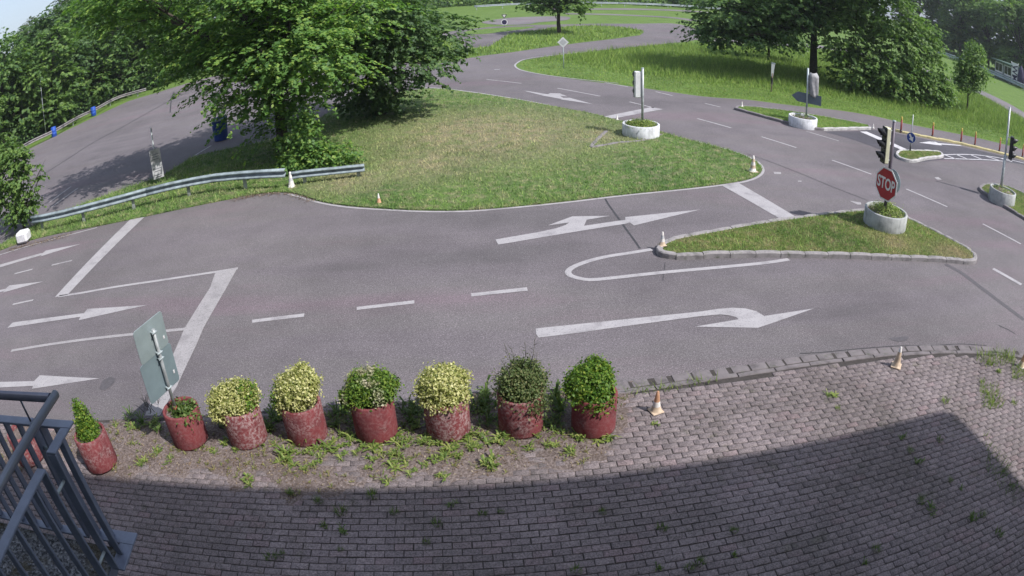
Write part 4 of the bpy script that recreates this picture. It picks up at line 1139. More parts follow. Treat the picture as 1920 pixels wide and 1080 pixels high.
# ------------------------------------------------------------------ foliage builders
def leaves(c, nrm, L, Wd, r):
    """pointed leaf quads: centres, normals, lengths, widths"""
    k = len(c)
    nrm = nrm / (np.linalg.norm(nrm, axis=1)[:, None] + 1e-9)
    a = r.normal(size=(k, 3)); t = a - nrm * (a * nrm).sum(1)[:, None]; t /= np.linalg.norm(t, axis=1)[:, None] + 1e-9
    b = np.cross(nrm, t)
    L = np.broadcast_to(L, (k,))[:, None]; Wd = np.broadcast_to(Wd, (k,))[:, None]
    bend = nrm * L * .12
    v = np.stack([c - t * L * .5 - bend, c + b * Wd * .5 + t * L * .05, c + t * L * .5 - bend, c - b * Wd * .5 + t * L * .05], 1).reshape(-1, 3)
    q = np.arange(k * 4).reshape(-1, 4)
    return v, q

def crown_mesh(name, clumps, twigs, per, size, m, seed, flat=.55, spread=.32, up=.7, shell=.62, aspect=.62, jit=.35, cut=None, spray=0):
    """clumps: (x,y,z,rx,ry,rz). Twigs sit in the outer shell of each clump, leaves round each twig"""
    r = np.random.default_rng(seed)
    w = np.array([(c[3] * c[4] + c[4] * c[5] + c[3] * c[5]) for c in clumps]); w = w / w.sum()
    C, Nn, S = [], [], []
    for c, ww in zip(clumps, w):
        k = max(3, int(twigs * ww))
        d = r.normal(size=(k, 3)); d /= np.linalg.norm(d, axis=1)[:, None]
        rad = shell + (1 - shell) * r.random((k, 1)) ** .6
        rad *= 1 + r.normal(0, .08, (k, 1))
        tw = np.array(c[:3]) + d * rad * np.array(c[3:6])
        sp = spread * r.uniform(.6, 1.4, (k, 1))
        n_ = max(1, per)
        o = r.normal(size=(k, n_, 3)) * np.array([1, 1, flat]) * sp[:, None, :]
        o[:, :, 2] -= .35 * np.linalg.norm(o[:, :, :2], axis=2)        # drooping sprays
        if spray:
            dh = d * np.array([1, 1, .15]) + r.normal(0, .35, (k, 3)) * np.array([1, 1, .3]); dh /= np.linalg.norm(dh, axis=1)[:, None] + 1e-9
            sd_ = np.cross(dh, np.array([0, 0, 1.])); sd_ /= np.linalg.norm(sd_, axis=1)[:, None] + 1e-9
            uu = r.uniform(-.35, 1, (k, n_)); ln_ = spray * r.uniform(.6, 1.4, (k, 1)); lat = r.normal(0, .16, (k, n_)) * spray * (1.15 - np.abs(uu))
            o = dh[:, None, :] * (uu * ln_)[:, :, None] + sd_[:, None, :] * lat[:, :, None]
            o[:, :, 2] += -.30 * ln_ * uu * np.abs(uu) - .25 * np.abs(lat) + r.normal(0, .03, (k, n_)) * spray
        P = (tw[:, None, :] + o).reshape(-1, 3)
        nn = np.repeat(d, n_, 0) * .55 + np.array([0, 0, up]) + r.normal(0, jit, (k * n_, 3))
        C.append(P); Nn.append(nn)
    C = np.concatenate(C); Nn = np.concatenate(Nn)
    if cut is not None:
        kk = cut(C); C, Nn = C[kk], Nn[kk]
    L = size * r.uniform(.6, 1.35, len(C))
    v, q = leaves(C, Nn, L, L * aspect, r)
    return npmesh(name, v, q, mat=m)

def limbs(mb, base, clumps, r0, h_split, seed, lean=(0, 0), every=1):
    rr = random.Random(seed); b = Vector(base)
    top = b + Vector((lean[0], lean[1], h_split))
    mid = b.lerp(top, .5) + Vector((rr.uniform(-.06, .06), rr.uniform(-.06, .06), 0)) * h_split * .4
    mb.tube([b - Vector((0, 0, .2)), b + Vector((0, 0, .05)), mid, top], [r0 * 1.5, r0 * 1.15, r0 * .9, r0 * .75], 10)
    for i, c in enumerate(clumps):
        if i % every: continue
        e = Vector(c[:3]); m1 = top.lerp(e, .45) + Vector((rr.uniform(-.3, .3), rr.uniform(-.3, .3), rr.uniform(.0, .4))) * .6
        mb.tube([top - Vector((0, 0, .1)), m1, e, e + (e - m1) * .35], [r0 * .5, r0 * .3, r0 * .14, r0 * .04], 7)
        for j in range(3):
            f = e + Vector((rr.uniform(-1, 1) * c[3], rr.uniform(-1, 1) * c[4], rr.uniform(-.5, .8) * c[5])) * .75
            mb.tube([m1.lerp(e, .5), m1.lerp(f, .6), f], [r0 * .18, r0 * .10, r0 * .03], 5)
    return mb

LM = {
 'lime': leaf_mat('leaf_lime', [(.080, .165, .052), (.120, .235, .062), (.170, .30, .070), (.28, .38, .085)], .45),
 'mid': leaf_mat('leaf_mid', [(.055, .115, .040), (.085, .165, .048), (.125, .215, .056), (.175, .265, .065)], .42),
 'dark': leaf_mat('leaf_dark', [(.050, .102, .044), (.074, .142, .052), (.104, .182, .062), (.14, .22, .07)], .42),
 'walnut': leaf_mat('leaf_walnut', [(.058, .115, .044), (.085, .160, .054), (.125, .21, .066), (.17, .26, .076)], .42),
 'hazel': leaf_mat('leaf_hazel', [(.078, .148, .050), (.115, .205, .058), (.16, .26, .068), (.215, .315, .08)], .45),
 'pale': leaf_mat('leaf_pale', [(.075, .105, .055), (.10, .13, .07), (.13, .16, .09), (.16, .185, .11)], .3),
 'box': leaf_mat('leaf_box', [(.045, .11, .016), (.09, .185, .022), (.14, .245, .030), (.24, .29, .04)], .35),
 'varieg': leaf_mat('leaf_variegated', [(.16, .20, .05), (.36, .37, .12), (.54, .52, .22), (.66, .63, .36)], .35),
 'flower': leaf_mat('leaf_flowering', [(.055, .115, .018), (.09, .17, .024), (.145, .23, .03), (.20, .26, .04)], .3, patch=(3.2, (.50, .44, .34), .53, .66)),
 'grey': leaf_mat('leaf_greygreen', [(.065, .10, .036), (.105, .15, .05), (.15, .195, .07), (.22, .21, .10)], .35),
 'weed': leaf_mat('leaf_weed', [(.09, .15, .035), (.15, .225, .05), (.22, .295, .07), (.34, .36, .12)], .4),
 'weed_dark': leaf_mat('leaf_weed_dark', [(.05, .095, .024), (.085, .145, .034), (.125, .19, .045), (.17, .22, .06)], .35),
 'seed': leaf_mat('leaf_seedling', [(.10, .13, .035), (.17, .20, .05), (.25, .24, .09), (.26, .19, .10)], .3),
 'dead': leaf_mat('dead_leaf', [(.07, .045, .03), (.13, .09, .06), (.20, .14, .09), (.30, .25, .18)], .1),
}

# ------------------------------------------------------------------ red pots with plants
POT_PX = [(-5.648,5.558),(-4.334,6.270),(-3.452,6.379),(-2.629,6.502),(-1.727,6.598),(-0.830,6.638),(0.052,6.667),(0.931,6.600)]
PLAB = ['red concrete pot at the left with a small conical evergreen', 'red concrete pot carrying the turned-away sign', 'peeling red pot, first of the row with a yellow variegated bush',
        'red pot with a round yellow bush, second of the yellow-leaved ones', 'red pot with a wide green bush with whitish blooms', 'scuffed red pot with a yellow bush in the middle of the row', 'red pot with a loose grey-green bush and bare twigs', 'red pot with a dense green bush at the right end of the row']
def pot(x, y, label, r=.272, h=.50, tilt=0, seed=0, m='pot'):
    t = thing('flower_pot', label, 'flower pot', (x, y, .05), seed * 1.3, 'red flower pots')
    MB().lathe([(.001, 0), (r * .99, 0), (r, .02), (r * 1.0, h - .015), (r - .012, h), (r - .035, h), (r - .042, h - .015), (r - .042, h - .10)], 40).build('shell', M[m], t)
    MB().disc(r - .041, h - .07, 30).build('soil', M['soil'], t)
    return t
POTS = []
for k, ((x, y), lab) in enumerate(zip(POT_PX, PLAB)):
    POTS.append(pot(x, y, lab, h=.52, seed=k, m={2: 'pot_worn', 5: 'pot_worn', 7: 'pot_fresh', 4: 'pot_fresh', 1: 'pot_fresh'}.get(k, 'pot')))
# a ninth pot seen through the railing
x, y = (-7.164,5.393)
pot(x, y, 'red pot glimpsed through the bars of the railing', seed=9)

def bush(x, y, z, label, cl, m, twigs, per, size, seed, spread=.045, stem=True, up=.35, **kw):
    t = thing('potted_bush', label, 'bush', (x, y, z), 0, 'bushes in the red pots')
    me = crown_mesh('foliage', cl, twigs, per, size, LM[m], seed, flat=.9, spread=spread, up=up, shell=.70, jit=.55, **kw)
    link(bpy.data.objects.new('foliage', me), t)
    if stem:
        mb = MB(); rr = random.Random(seed)
        for c in cl:
            for j in range(4):
                a = rr.uniform(0, 6.28); mb.tube([(0, 0, -.1), (c[0] * .5, c[1] * .5, c[2] * .5), (c[0] + math.cos(a) * c[3] * .6, c[1] + math.sin(a) * c[4] * .6, c[2] + rr.uniform(-.3, .6) * c[5])], [.016, .012, .004], 6)
        mb.build('stem', M['bark'], t)
    return t
PZ = .52
px_, py_ = POTS[0].location.x, POTS[0].location.y
bush(px_ - .02, py_ + .02, PZ, 'small conical evergreen in the leftmost red pot', [(0, 0, .08, .17, .17, .12), (0, 0, .24, .125, .125, .14), (0, 0, .40, .075, .075, .12), (0, 0, .50, .035, .035, .08)], 'box', 420, 9, .035, 21, .035)
p = POTS[1].location; t = bush(p.x + .03, p.y, PZ - .04, 'low green herbs in the pot at the foot of the turned-away sign', [(.06, -.03, .06, .15, .17, .10), (-.12, .05, .03, .09, .10, .06)], 'weed_dark', 150, 8, .05, 22, .05, False)
def ball(i, label, m, dx=0, dy=0, rx=.33, ry=.32, rz=.27, zc=.20, seed=0, extra=(), size=.037, twigs=1500, per=11, sp=.036):
    p = POTS[i].location; f_ = .86
    rx, ry, rz = rx * f_, ry * f_, rz * .62; extra = [(a, b, c * .8, d_ * f_, e_ * f_, g_ * .62) for a, b, c, d_, e_, g_ in extra]; dy += .05; zc -= .035
    q_ = random.Random(seed); extra += [(dx + rx * .62 * math.cos(a), dy + ry * .62 * math.sin(a), zc + q_.uniform(-.06, .10), rx * q_.uniform(.35, .5), ry * q_.uniform(.35, .5), rz * q_.uniform(.45, .7)) for a in [q_.uniform(0, 6.28) for _ in range(5)]]; rx *= .93
    return bush(p.x, p.y, PZ, label, [(dx, dy, zc, rx, ry, rz)] + list(extra), m, twigs, per, size, seed, sp)
ball(2, 'yellow variegated bush drooping over the peeling red pot', 'varieg', -.10, .0, .33, .31, .30, .17, 23, [(-.22, -.12, .05, .16, .15, .16), (.12, .1, .22, .17, .16, .2)])
link(bpy.data.objects.new('green_shoots', crown_mesh('green_shoots', [(.17, .03, .28, .12, .12, .16), (.22, -.02, .14, .09, .12, .12)], 70, 7, .036, LM['box'], 61, .9, .04, .3)), bpy.data.objects['potted_bush.002'])['kind'] = 'stuff'
ball(3, 'round pale yellow bush, the tallest of the yellow ones', 'varieg', -.03, .03, .31, .31, .31, .24, 24, [(-.10, .02, .10, .25, .24, .20)])
link(bpy.data.objects.new('green_shoots', crown_mesh('green_shoots', [(-.28, .0, .15, .08, .12, .12), (-.30, .05, .05, .1, .1, .08)], 50, 7, .036, LM['box'], 62, .9, .04, .3)), bpy.data.objects['potted_bush.003'])['kind'] = 'stuff'
ball(4, 'wide dark green bush with whitish blooms', 'flower', -.02, .02, .36, .31, .25, .20, 25, [(-.20, .0, .10, .20, .2, .14), (.16, .05, .26, .2, .2, .17)])
ball(5, 'neat pale yellow bush in the middle of the row', 'varieg', -.04, .02, .33, .31, .25, .21, 26, [(0, -.03, .10, .31, .28, .16)])
ball(6, 'loose grey-green bush with bare twigs sticking out', 'grey', -.0, .03, .32, .31, .28, .18, 27, [(.14, -.12, .0, .18, .15, .22), (.05, .1, .36, .18, .18, .14)], size=.034, twigs=1100, per=10, sp=.050)
tw = MB(); rr = random.Random(8)
for a, l in ((.5, .40), (1.2, .28), (2.4, .30), (3.6, .22), (.1, .26), (2.0, .22)):
    q = Vector((math.cos(a) * .12, math.sin(a) * .12, .30)); e = q + Vector((math.cos(a) * .10, math.sin(a) * .10 + .05, l)); tw.tube([q, q.lerp(e, .5) + Vector((.02, 0, 0)), e], [.006, .005, .002], 5)
    for j in range(5): f = q.lerp(e, .4 + .12 * j); tw.tube([f, f + Vector((rr.uniform(-.06, .06), rr.uniform(-.06, .06), .05))], [.004, .001], 4)
tw.build('twigs', M['bark_grey'], bpy.data.objects['potted_bush.006'])
ball(7, 'dense fresh green bush at the right end of the row', 'box', -.05, .03, .32, .31, .27, .20, 28, [(-.20, .0, .12, .17, .2, .17), (.0, -.15, .06, .2, .14, .14)])

# ------------------------------------------------------------------ sign turned away, standing in the second pot
b = Vector((-4.408, 6.266, .5)); v = Vector((.131, -.132, 1)).normalized()
ss = thing('turned_sign', 'sign seen from behind with two grey panels on a leaning post in a red pot', 'sign', b)
MB().tube([v * -.35, v * 1.36], .024, 14).build('pole', M['galv_pole'], ss)
MB().tube([v * -.02, v * .10], .030, 14).build('red_sleeve', M['red_post'], ss)
u = Vector((math.cos(1.166), math.sin(1.166), 0)); u = (u - v * u.dot(v)).normalized(); n = u.cross(v)
def rrect(w, h, r=.045, k=5):
    out = []
    for cx, cy, a0 in ((w / 2 - r, h / 2 - r, 0), (-w / 2 + r, h / 2 - r, 90), (-w / 2 + r, -h / 2 + r, 180), (w / 2 - r, -h / 2 + r, 270)):
        for j in range(k + 1): a = R(a0 + 90 * j / k); out.append((cx + r * math.cos(a), cy + r * math.sin(a)))
    return out
def spanel(c, w, h, m):
    rot = Matrix((u, v, n)).transposed(); pl = rrect(w, h); k = len(pl); mb = MB()
    mb.add([rot @ Vector((x, y, z)) + c for z in (-.004, .004) for x, y in pl], [tuple(reversed(range(k))), tuple(range(k, 2 * k))] + [(i, (i + 1) % k, k + (i + 1) % k, k + i) for i in range(k)])
    return mb.build('panel', M[m], ss)
spanel(v * 1.235 - n * .042 - u * .04, .53, .50, 'sign_back')
spanel(v * .675 - n * .046 - u * .05, .60, .62, 'sign_back2')
for s_ in (1.32, 1.01, .92, .44):
    mb = MB(); rot = Matrix((u, n, v)).transposed()
    mb.box(v * s_ - n * .005, (.075, .07, .022), rot, bevel=.005); mb.tube([v * s_ - u * .05 + n * .02, v * s_ + u * .05 + n * .02], .007, 6); mb.build('clamp', M['galv'], ss)
rot = Matrix((u, n, v)).transposed()
MB().box(v * 1.12 - n * .035 + u * .165, (.022, .004, .04), rot).build('sticker', M['white'], ss)
MB().box(v * .55 - n * .039 + u * .185, (.025, .004, .05), rot).build('sticker', M['white'], ss)
# dry stalks at its foot
st_ = MB(); rr = random.Random(4)
for k in range(16):
    a = rr.uniform(0, 6.28); l = rr.uniform(.15, .38); q = Vector((rr.uniform(-.22, .12), rr.uniform(-.1, .25), 0)); st_.tube([q, q + Vector((math.cos(a) * .08, math.sin(a) * .08, l * .6)), q + Vector((math.cos(a) * .2, math.sin(a) * .2, l))], [.005, .004, .0015], 5)
c0 = (-5.333,6.836)
o = st_.build('dry_stalks', M['bark_grey'], None, (c0[0], c0[1], .05)); tag(o, 'dry grey stalks beside the turned-away sign at the road edge', 'dead plant')

# ------------------------------------------------------------------ weeds
def rosette(seed, n=22, L=.11, Wd=.022, up=.28):
    r = np.random.default_rng(seed); V = []; Q = []
    for k in range(n):
        a = r.uniform(0, 6.283); l = L * r.uniform(.25, 1.1); e = up * r.uniform(.2, 2.4); w = Wd * r.uniform(.6, 1.3)
        d = np.array([math.cos(a), math.sin(a), 0]); s = np.array([-d[1], d[0], 0])
        pts = [(0, .25), (.40, .75), (.72, 1.0), (1.0, .1)]; b0 = len(V)
        for t_, ww in pts:
            c = d * l * t_ + np.array([0, 0, l * e * math.sin(t_ * 2.0) * .8])
            V += [c - s * w * ww / 2, c + s * w * ww / 2]
        for j in range(3): Q.append((b0 + 2 * j, b0 + 2 * j + 1, b0 + 2 * j + 3, b0 + 2 * j + 2))
    return np.array(V), Q
def bladetuft(seed, n=60, h=.10, rad=.06, w=.008):
    r = np.random.default_rng(seed); V = []; T = []
    for k in range(n):
        a = r.uniform(0, 6.283); q = rad * r.random() ** .5; c = np.array([q * math.cos(a), q * math.sin(a), 0]); l = h * r.uniform(.4, 1.2); d = np.array([math.cos(a + r.normal(0, .6)), math.sin(a + r.normal(0, .6)), 0])
        s = np.array([-d[1], d[0], 0]) * w; b0 = len(V); V += [c - s / 2, c + s / 2, c + d * l * .6 + np.array([0, 0, l])]; T.append((b0, b0 + 1, b0 + 2))
    return np.array(V), T
def weed_clump(seed, m, L, Wd, up, parts=4):
    r_ = random.Random(seed); V_, Q_, k_ = [], [], 0
    for i_ in range(parts):
        f_ = r_.uniform(.45, 1.0); v_, q_ = rosette(seed * 7 + i_, n=r_.randrange(9, 20), L=L * f_, Wd=Wd * r_.uniform(.7, 1.3), up=up * r_.uniform(.6, 1.8))
        v_ = v_ + np.array([r_.uniform(-.07, .07), r_.uniform(-.07, .07), 0]) * (i_ > 0); V_.append(v_); Q_ += [tuple(k_ + a for a in q) for q in q_]; k_ += len(v_)
    return npmesh('weed', np.concatenate(V_), Q_, mat=m)
ros = [weed_clump(40 + k, LM['weed'], .115, .016, .35, 3 + k % 3) for k in range(8)]
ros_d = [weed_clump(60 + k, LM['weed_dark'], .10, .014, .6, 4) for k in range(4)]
def tuftmesh(seed, m, **k):
    V, T = bladetuft(seed, **k); return npmesh('grass_tuft', V, tris=T, mat=m)
tuf = [tuftmesh(80 + k, LM['weed'], h=.09) for k in range(3)]
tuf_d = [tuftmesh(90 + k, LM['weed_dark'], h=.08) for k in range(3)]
def put(me, name, x, y, z, s, label, cat, group, rz=None):
    o = bpy.data.objects.new(name, me); o.location = (x, y, z); o.scale = (s, s, s); o.rotation_euler = (0, 0, random.uniform(0, 6.28) if rz is None else rz)
    link(o); tag(o, label, cat, group); return o
# big rosettes in front of the pots
big = [(-3.321,6.255),(-3.237,6.521),(-2.081,6.503),(-1.941,6.191),(-1.703,6.270),(-1.465,6.515),(-1.317,6.046),(-1.151,6.348),(-1.055,5.951),(-1.021,6.535),(-0.821,6.224),(-0.764,6.375),(-0.576,6.505),(-0.415,6.499),(-1.487,5.688),(-0.283,5.899),(0.122,6.209),(0.265,6.611),(0.369,6.744),(-2.371,5.987),(-2.790,5.957),(-3.203,5.562),(-3.018,6.279),(-1.486,6.123),(-1.754,5.918),(0.619,6.153),(1.017,6.318),(-2.117,6.102),(-1.248,6.698),(-0.125,6.560),(0.109,6.816),(-0.687,6.074),(-0.859,5.790),(-2.512,5.827),(0.407,6.270),(-2.683,6.121),(-2.327,6.300),(-0.938,6.077),(-1.372,6.276),(-0.536,6.218),(-3.804,6.245),(-3.554,6.102),(-3.912,6.064),(-2.053,6.333),(-2.238,6.199),(-1.819,6.372),(-1.620,6.407),(-1.289,6.431),(-1.094,6.452),(-0.924,6.347),(-0.671,6.445),(-0.507,6.338),(-0.349,6.393),(-0.190,6.407),(-0.062,6.452),(0.194,6.468),(0.514,6.446),(0.764,6.363),(-1.432,5.927),(-1.233,5.835),(-1.709,6.068),(-2.517,6.184),(-2.719,6.278),(-2.899,6.105),(-5.257,6.070),(-4.763,5.958),(-4.939,5.700),(-4.499,5.765),(-5.110,6.529),(-5.476,6.421),(-5.817,6.444)]
for i, (x, y) in enumerate(big):
    put(ros[i % 8], 'weed', x, y, .040, random.uniform(.8, 1.6), 'yellow-green weed rosette in the soil in front of the red pots', 'weed', 'weed rosettes in front of the pots')
# weeds behind the pots, their shade put into a darker leaf colour
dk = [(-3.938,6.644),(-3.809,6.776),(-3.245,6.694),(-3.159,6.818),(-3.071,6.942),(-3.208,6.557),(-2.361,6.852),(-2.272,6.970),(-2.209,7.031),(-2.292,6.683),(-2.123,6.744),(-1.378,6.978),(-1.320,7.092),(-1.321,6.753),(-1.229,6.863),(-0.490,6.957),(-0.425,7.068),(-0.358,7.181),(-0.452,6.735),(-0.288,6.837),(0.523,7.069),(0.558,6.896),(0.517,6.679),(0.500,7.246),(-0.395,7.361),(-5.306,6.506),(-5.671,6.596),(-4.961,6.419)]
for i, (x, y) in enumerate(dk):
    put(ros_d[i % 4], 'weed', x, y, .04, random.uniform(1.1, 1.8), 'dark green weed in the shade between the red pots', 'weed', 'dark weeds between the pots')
# small seedlings and dry grass all over the bed: nobody could count them
sq = soil_pts[np.random.default_rng(5).integers(0, len(soil_pts), 420)]
VV, QQ, kk = [], [], 0
for i_, q_ in enumerate(sq):
    v_, f_ = rosette(900 + i_ % 40, n=6 + i_ % 7, L=.04 + .012 * (i_ % 4), Wd=.010, up=.5)
    VV.append(v_ + q_); QQ += [tuple(kk + a for a in f) for f in f_]; kk += len(v_)
o = link(bpy.data.objects.new('seedlings', npmesh('seedlings', np.concatenate(VV), QQ, mat=LM['seed']))); tag(o, 'tiny yellowing seedlings scattered over the soil by the pots', 'seedlings', kind='stuff')
# tufts in the brick joints
jt = [(1.691,6.593),(-0.966,4.700),(-0.871,4.984),(-1.877,4.830),(-0.195,5.158),(-0.394,5.139),(-0.713,5.279),(-1.350,5.157),(-2.235,5.279),(-2.102,4.895),(-1.864,4.545),(-2.507,4.389),(2.165,4.218),(2.246,4.568),(1.472,4.751),(5.111,5.096),(5.086,5.333),(4.791,4.385),(4.845,4.215),(6.498,4.431),(6.485,4.137),(5.440,3.853),(5.641,3.832),(5.730,3.432),(3.624,3.694),(3.831,3.843),(5.703,5.406),(5.091,5.627),(4.346,6.472),(6.316,6.217),(4.389,6.786),(0.531,4.248),(-1.621,5.409),(-2.623,5.382),(-1.953,5.123),(0.880,5.078),(1.354,4.179),(1.652,4.127),(1.775,4.180),(5.548,4.404),(5.451,4.601),(-2.621,4.332),(7.379,6.217),(7.311,5.931),(7.454,6.513),(8.062,6.710),(7.810,5.803),(8.031,6.974)]
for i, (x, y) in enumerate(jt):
    dark = (y < 5.7)  # darker leaves within the building's shadow: shade put into the colour
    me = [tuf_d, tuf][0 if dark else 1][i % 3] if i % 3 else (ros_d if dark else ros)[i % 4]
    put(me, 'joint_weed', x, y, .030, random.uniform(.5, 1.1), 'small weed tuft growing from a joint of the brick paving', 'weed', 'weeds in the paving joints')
# clump of grass by the kerb and at the right edge
def grass_area(name, poly, dens, h, w, m, seed, z=.03, lean=.5, keepf=None, hvar=None):
    r = np.random.default_rng(seed); P = np.array(poly); lo, hi = P.min(0), P.max(0)
    k = int((hi - lo).prod() * dens)
    x = r.uniform(lo[0], hi[0], k); y = r.uniform(lo[1], hi[1], k)
    ok = inpoly(x, y, poly)
    if keepf is not None: ok &= keepf(x, y, r)
    x, y = x[ok], y[ok]; k = len(x)
    hh = h[0] + (h[1] - h[0]) * r.random(k) ** 1.6
    patch = .65 + .5 * (np.sin(x * 2.1 + 1.3 * np.sin(y * 1.7)) * np.sin(y * 2.6 + 1.1 * np.sin(x * 1.3)) * .5 + .5)
    hh *= patch
    if hvar is not None: hh *= hvar(x, y)
    a = r.uniform(0, 6.283, k); d = np.stack([np.cos(a), np.sin(a), np.zeros(k)], 1)
    b = r.uniform(0, 6.283, k); s = np.stack([np.cos(b), np.sin(b), np.zeros(k)], 1) * (w * r.uniform(.6, 1.4, k))[:, None]
    c = np.stack([x, y, np.full(k, z)], 1)
    tip = c + d * (hh * lean * r.uniform(.3, 1.5, k))[:, None] + np.array([0, 0, 1]) * hh[:, None]
    V = np.stack([c - s / 2, c + s / 2, tip], 1).reshape(-1, 3)
    o = link(bpy.data.objects.new(name, npmesh(name, V, tris=np.arange(k * 3).reshape(-1, 3), mat=m)))
    o['kind'] = 'stuff'
    return o
for poly, lab in (([(7.953,7.342),(8.982,7.208),(8.746,6.829),(7.883,6.883),(7.726,7.120)], 0), ([(7.342,6.459),(7.785,6.358),(7.460,5.744),(6.984,5.867)], 1), ([(8.534,6.784),(9.060,6.674),(8.670,6.235),(8.232,6.420)], 2), ([(2.416,7.446),(2.748,7.509),(2.746,7.351),(2.381,7.297)], 3), ([(6.734,5.513),(6.672,4.494),(6.664,3.836),(6.277,3.924),(6.132,4.435)], 4), ([(1.425,7.345),(2.329,7.405),(2.338,7.277),(1.438,7.185)], 5)):
    o = grass_area('grass', poly, 700 if lab != 4 else 260, (.06, .20), .012, LM['weed'] if lab != 4 else LM['weed_dark'], 100 + lab, .03, .7)
# debris on the soil
r = np.random.default_rng(77); sel = soil_pts[r.integers(0, len(soil_pts), 5200)]
C = sel + np.c_[r.uniform(-.03, .03, (len(sel), 2)), np.full(len(sel), .008)]
L = r.uniform(.012, .045, len(C)); V, Q = leaves(C, np.c_[r.normal(0, .45, (len(C), 2)), np.ones(len(C))], L, L * .45, r)
o = link(bpy.data.objects.new('leaf_litter', npmesh('leaf_litter', V, Q, mat=LM['dead']))); tag(o, 'brown leaf litter on the soil round the red pots', 'leaf litter', kind='stuff')

# ------------------------------------------------------------------ grass blades
grass_area('grass', grass_isle, 620, (.03, .11), .020, M['turf_blade'], 201, .03, .8, keepf=lambda x, y, r: (x > -17) & ((r.random(len(x)) < np.clip(1.25 - y / 34, .25, 1))), hvar=lambda x, y: 1 + 1.2 * np.exp(-(((x + 5.6) / 1.6) ** 2 + ((y - 19.5) / 1.5) ** 2)) + .8 * np.clip((-6.5 - x) / 3, 0, 1))
for poly, z, m, s in ((i1_in, .085, 'isle_blade', 202), (i2_in, .085, 'meadow_blade', 203), (i3_in, .085, 'isle_blade', 204), (i4_in, .085, 'isle_blade', 205)):
    grass_area('grass', poly, 900 if s == 202 else 500, (.03, .10), .016, M[m], s, z, .8)
meadow_poly = path_far[::-1] + []
mp = spline([(1.064,35.240),(1.678,33.923),(3.104,32.259),(5.791,30.115),(6.855,29.318),(8.565,28.282),(10.566,28.111),(12.541,27.607),(15.433,27.447),(17.156,27.048),(18.713,26.230),(20.652,25.788),(22.883,25.458),(25.243,24.976),(27.410,24.273)], .5) + [(38.017,34.026),(39.521,41.978),(37.722,53.457),(30.429,57.418),(21.299,54.190),(14.745,51.772),(10.827,47.990),(7.117,44.375),(3.333,41.011),(1.344,38.977),(0.859,37.794)]
def tall(x, y):
    # mown strip along the path, tall grass behind
    P = np.array(path_far); d = np.min(np.hypot(x[:, None] - P[None, :, 0], y[:, None] - P[None, :, 1]), axis=1)
    return .22 + 1.0 * np.clip((d - 3.0) / 2.5, 0, 1)
grass_area('grass', mp, 210, (.12, .40), .030, M['meadow_blade'], 206, -.01, .5, keepf=lambda x, y, r: r.random(len(x)) < np.clip(1.6 - y / 40, .3, 1), hvar=tall)
grass_area('grass', far_patch, 40, (.10, .35), .06, M['meadow_blade'], 207, .01, .5)
# grass spilling over the road edges of the verge
fr = [tuple(q) for q in (lambda PN: PN[0] - PN[1] * .05)(normals2(spline(isle_near, .3)))]
grass_area('grass', fr + [tuple(q) for q in (lambda PN: PN[0] + PN[1] * .25)(normals2(spline(isle_near, .3)))][::-1], 700, (.04, .12), .016, M['turf_blade'], 208, .02, .8)
# green tops in the round planters
for k, (key, m, n_) in enumerate((('stop', 'weed', 750), ('tl1', 'weed', 420), ('p2', 'weed', 200), ('i2', 'weed_dark', 60))):
    p = PL[key].location; t_ = PL[key]
    me = crown_mesh('planting', [(0, 0, .40, .46, .46, .24 if key == 'stop' else .13)], n_, 9, .06 if key == 'tl1' else .045, LM[m], 300 + k, .5, .07, .6, .5, cut=lambda C: C[:, 2] > .34)
    o = link(bpy.data.objects.new('planting', me), t_); o['kind'] = 'stuff'

# brown litter gathered along the road edge by the guardrail
lp_ = spline([(-15.370,14.283),(-14.006,14.556),(-12.856,14.926)], .15) + spline([(-7.346,16.290),(-6.441,16.533),(-5.599,16.372),(-4.892,15.723)], .15)
r = np.random.default_rng(31); C = np.array([(a, b, .012) for a, b in lp_]); C = C[r.integers(0, len(C), 1500)] + np.c_[r.normal(0, .10, (1500, 2)), r.uniform(0, .02, 1500)]
L = r.uniform(.02, .06, len(C)); V, Q = leaves(C, np.c_[r.normal(0, .4, (len(C), 2)), np.ones(len(C))], L, L * .5, r)
o = link(bpy.data.objects.new('leaf_litter', npmesh('leaf_litter', V, Q, mat=LM['dead']))); tag(o, 'reddish leaf litter along the road edge below the guardrail', 'leaf litter', kind='stuff')

# ------------------------------------------------------------------ trees
def tree(name, x, y, label, clumps, m, twigs, per, size, seed, r0, hs, lean=(0, 0), group=None, cat='tree', bark='bark', every=1, **kw):
    t = thing(name, label, cat, (x, y, 0), 0, group)
    link(bpy.data.objects.new('crown', crown_mesh('crown', clumps, twigs, per, size, LM[m], seed, **kw)), t)
    limbs(MB(), (0, 0, 0), clumps, r0, hs, seed, lean, every).build('trunk', M[bark], t)
    return t
def blob(rx, ry, rz, zc, n, seed, rs=.45, low=.0):
    """clump centres spread through an ellipsoidal crown"""
    r = np.random.default_rng(seed); out = []
    for k in range(n):
        d = r.normal(size=3); d /= np.linalg.norm(d); q = r.uniform(.45, .85)
        s = r.uniform(.75, 1.25) * rs
        out.append((d[0] * rx * q, d[1] * ry * q, zc + d[2] * rz * q, rx * s, ry * s, rz * s * .8))
    return out
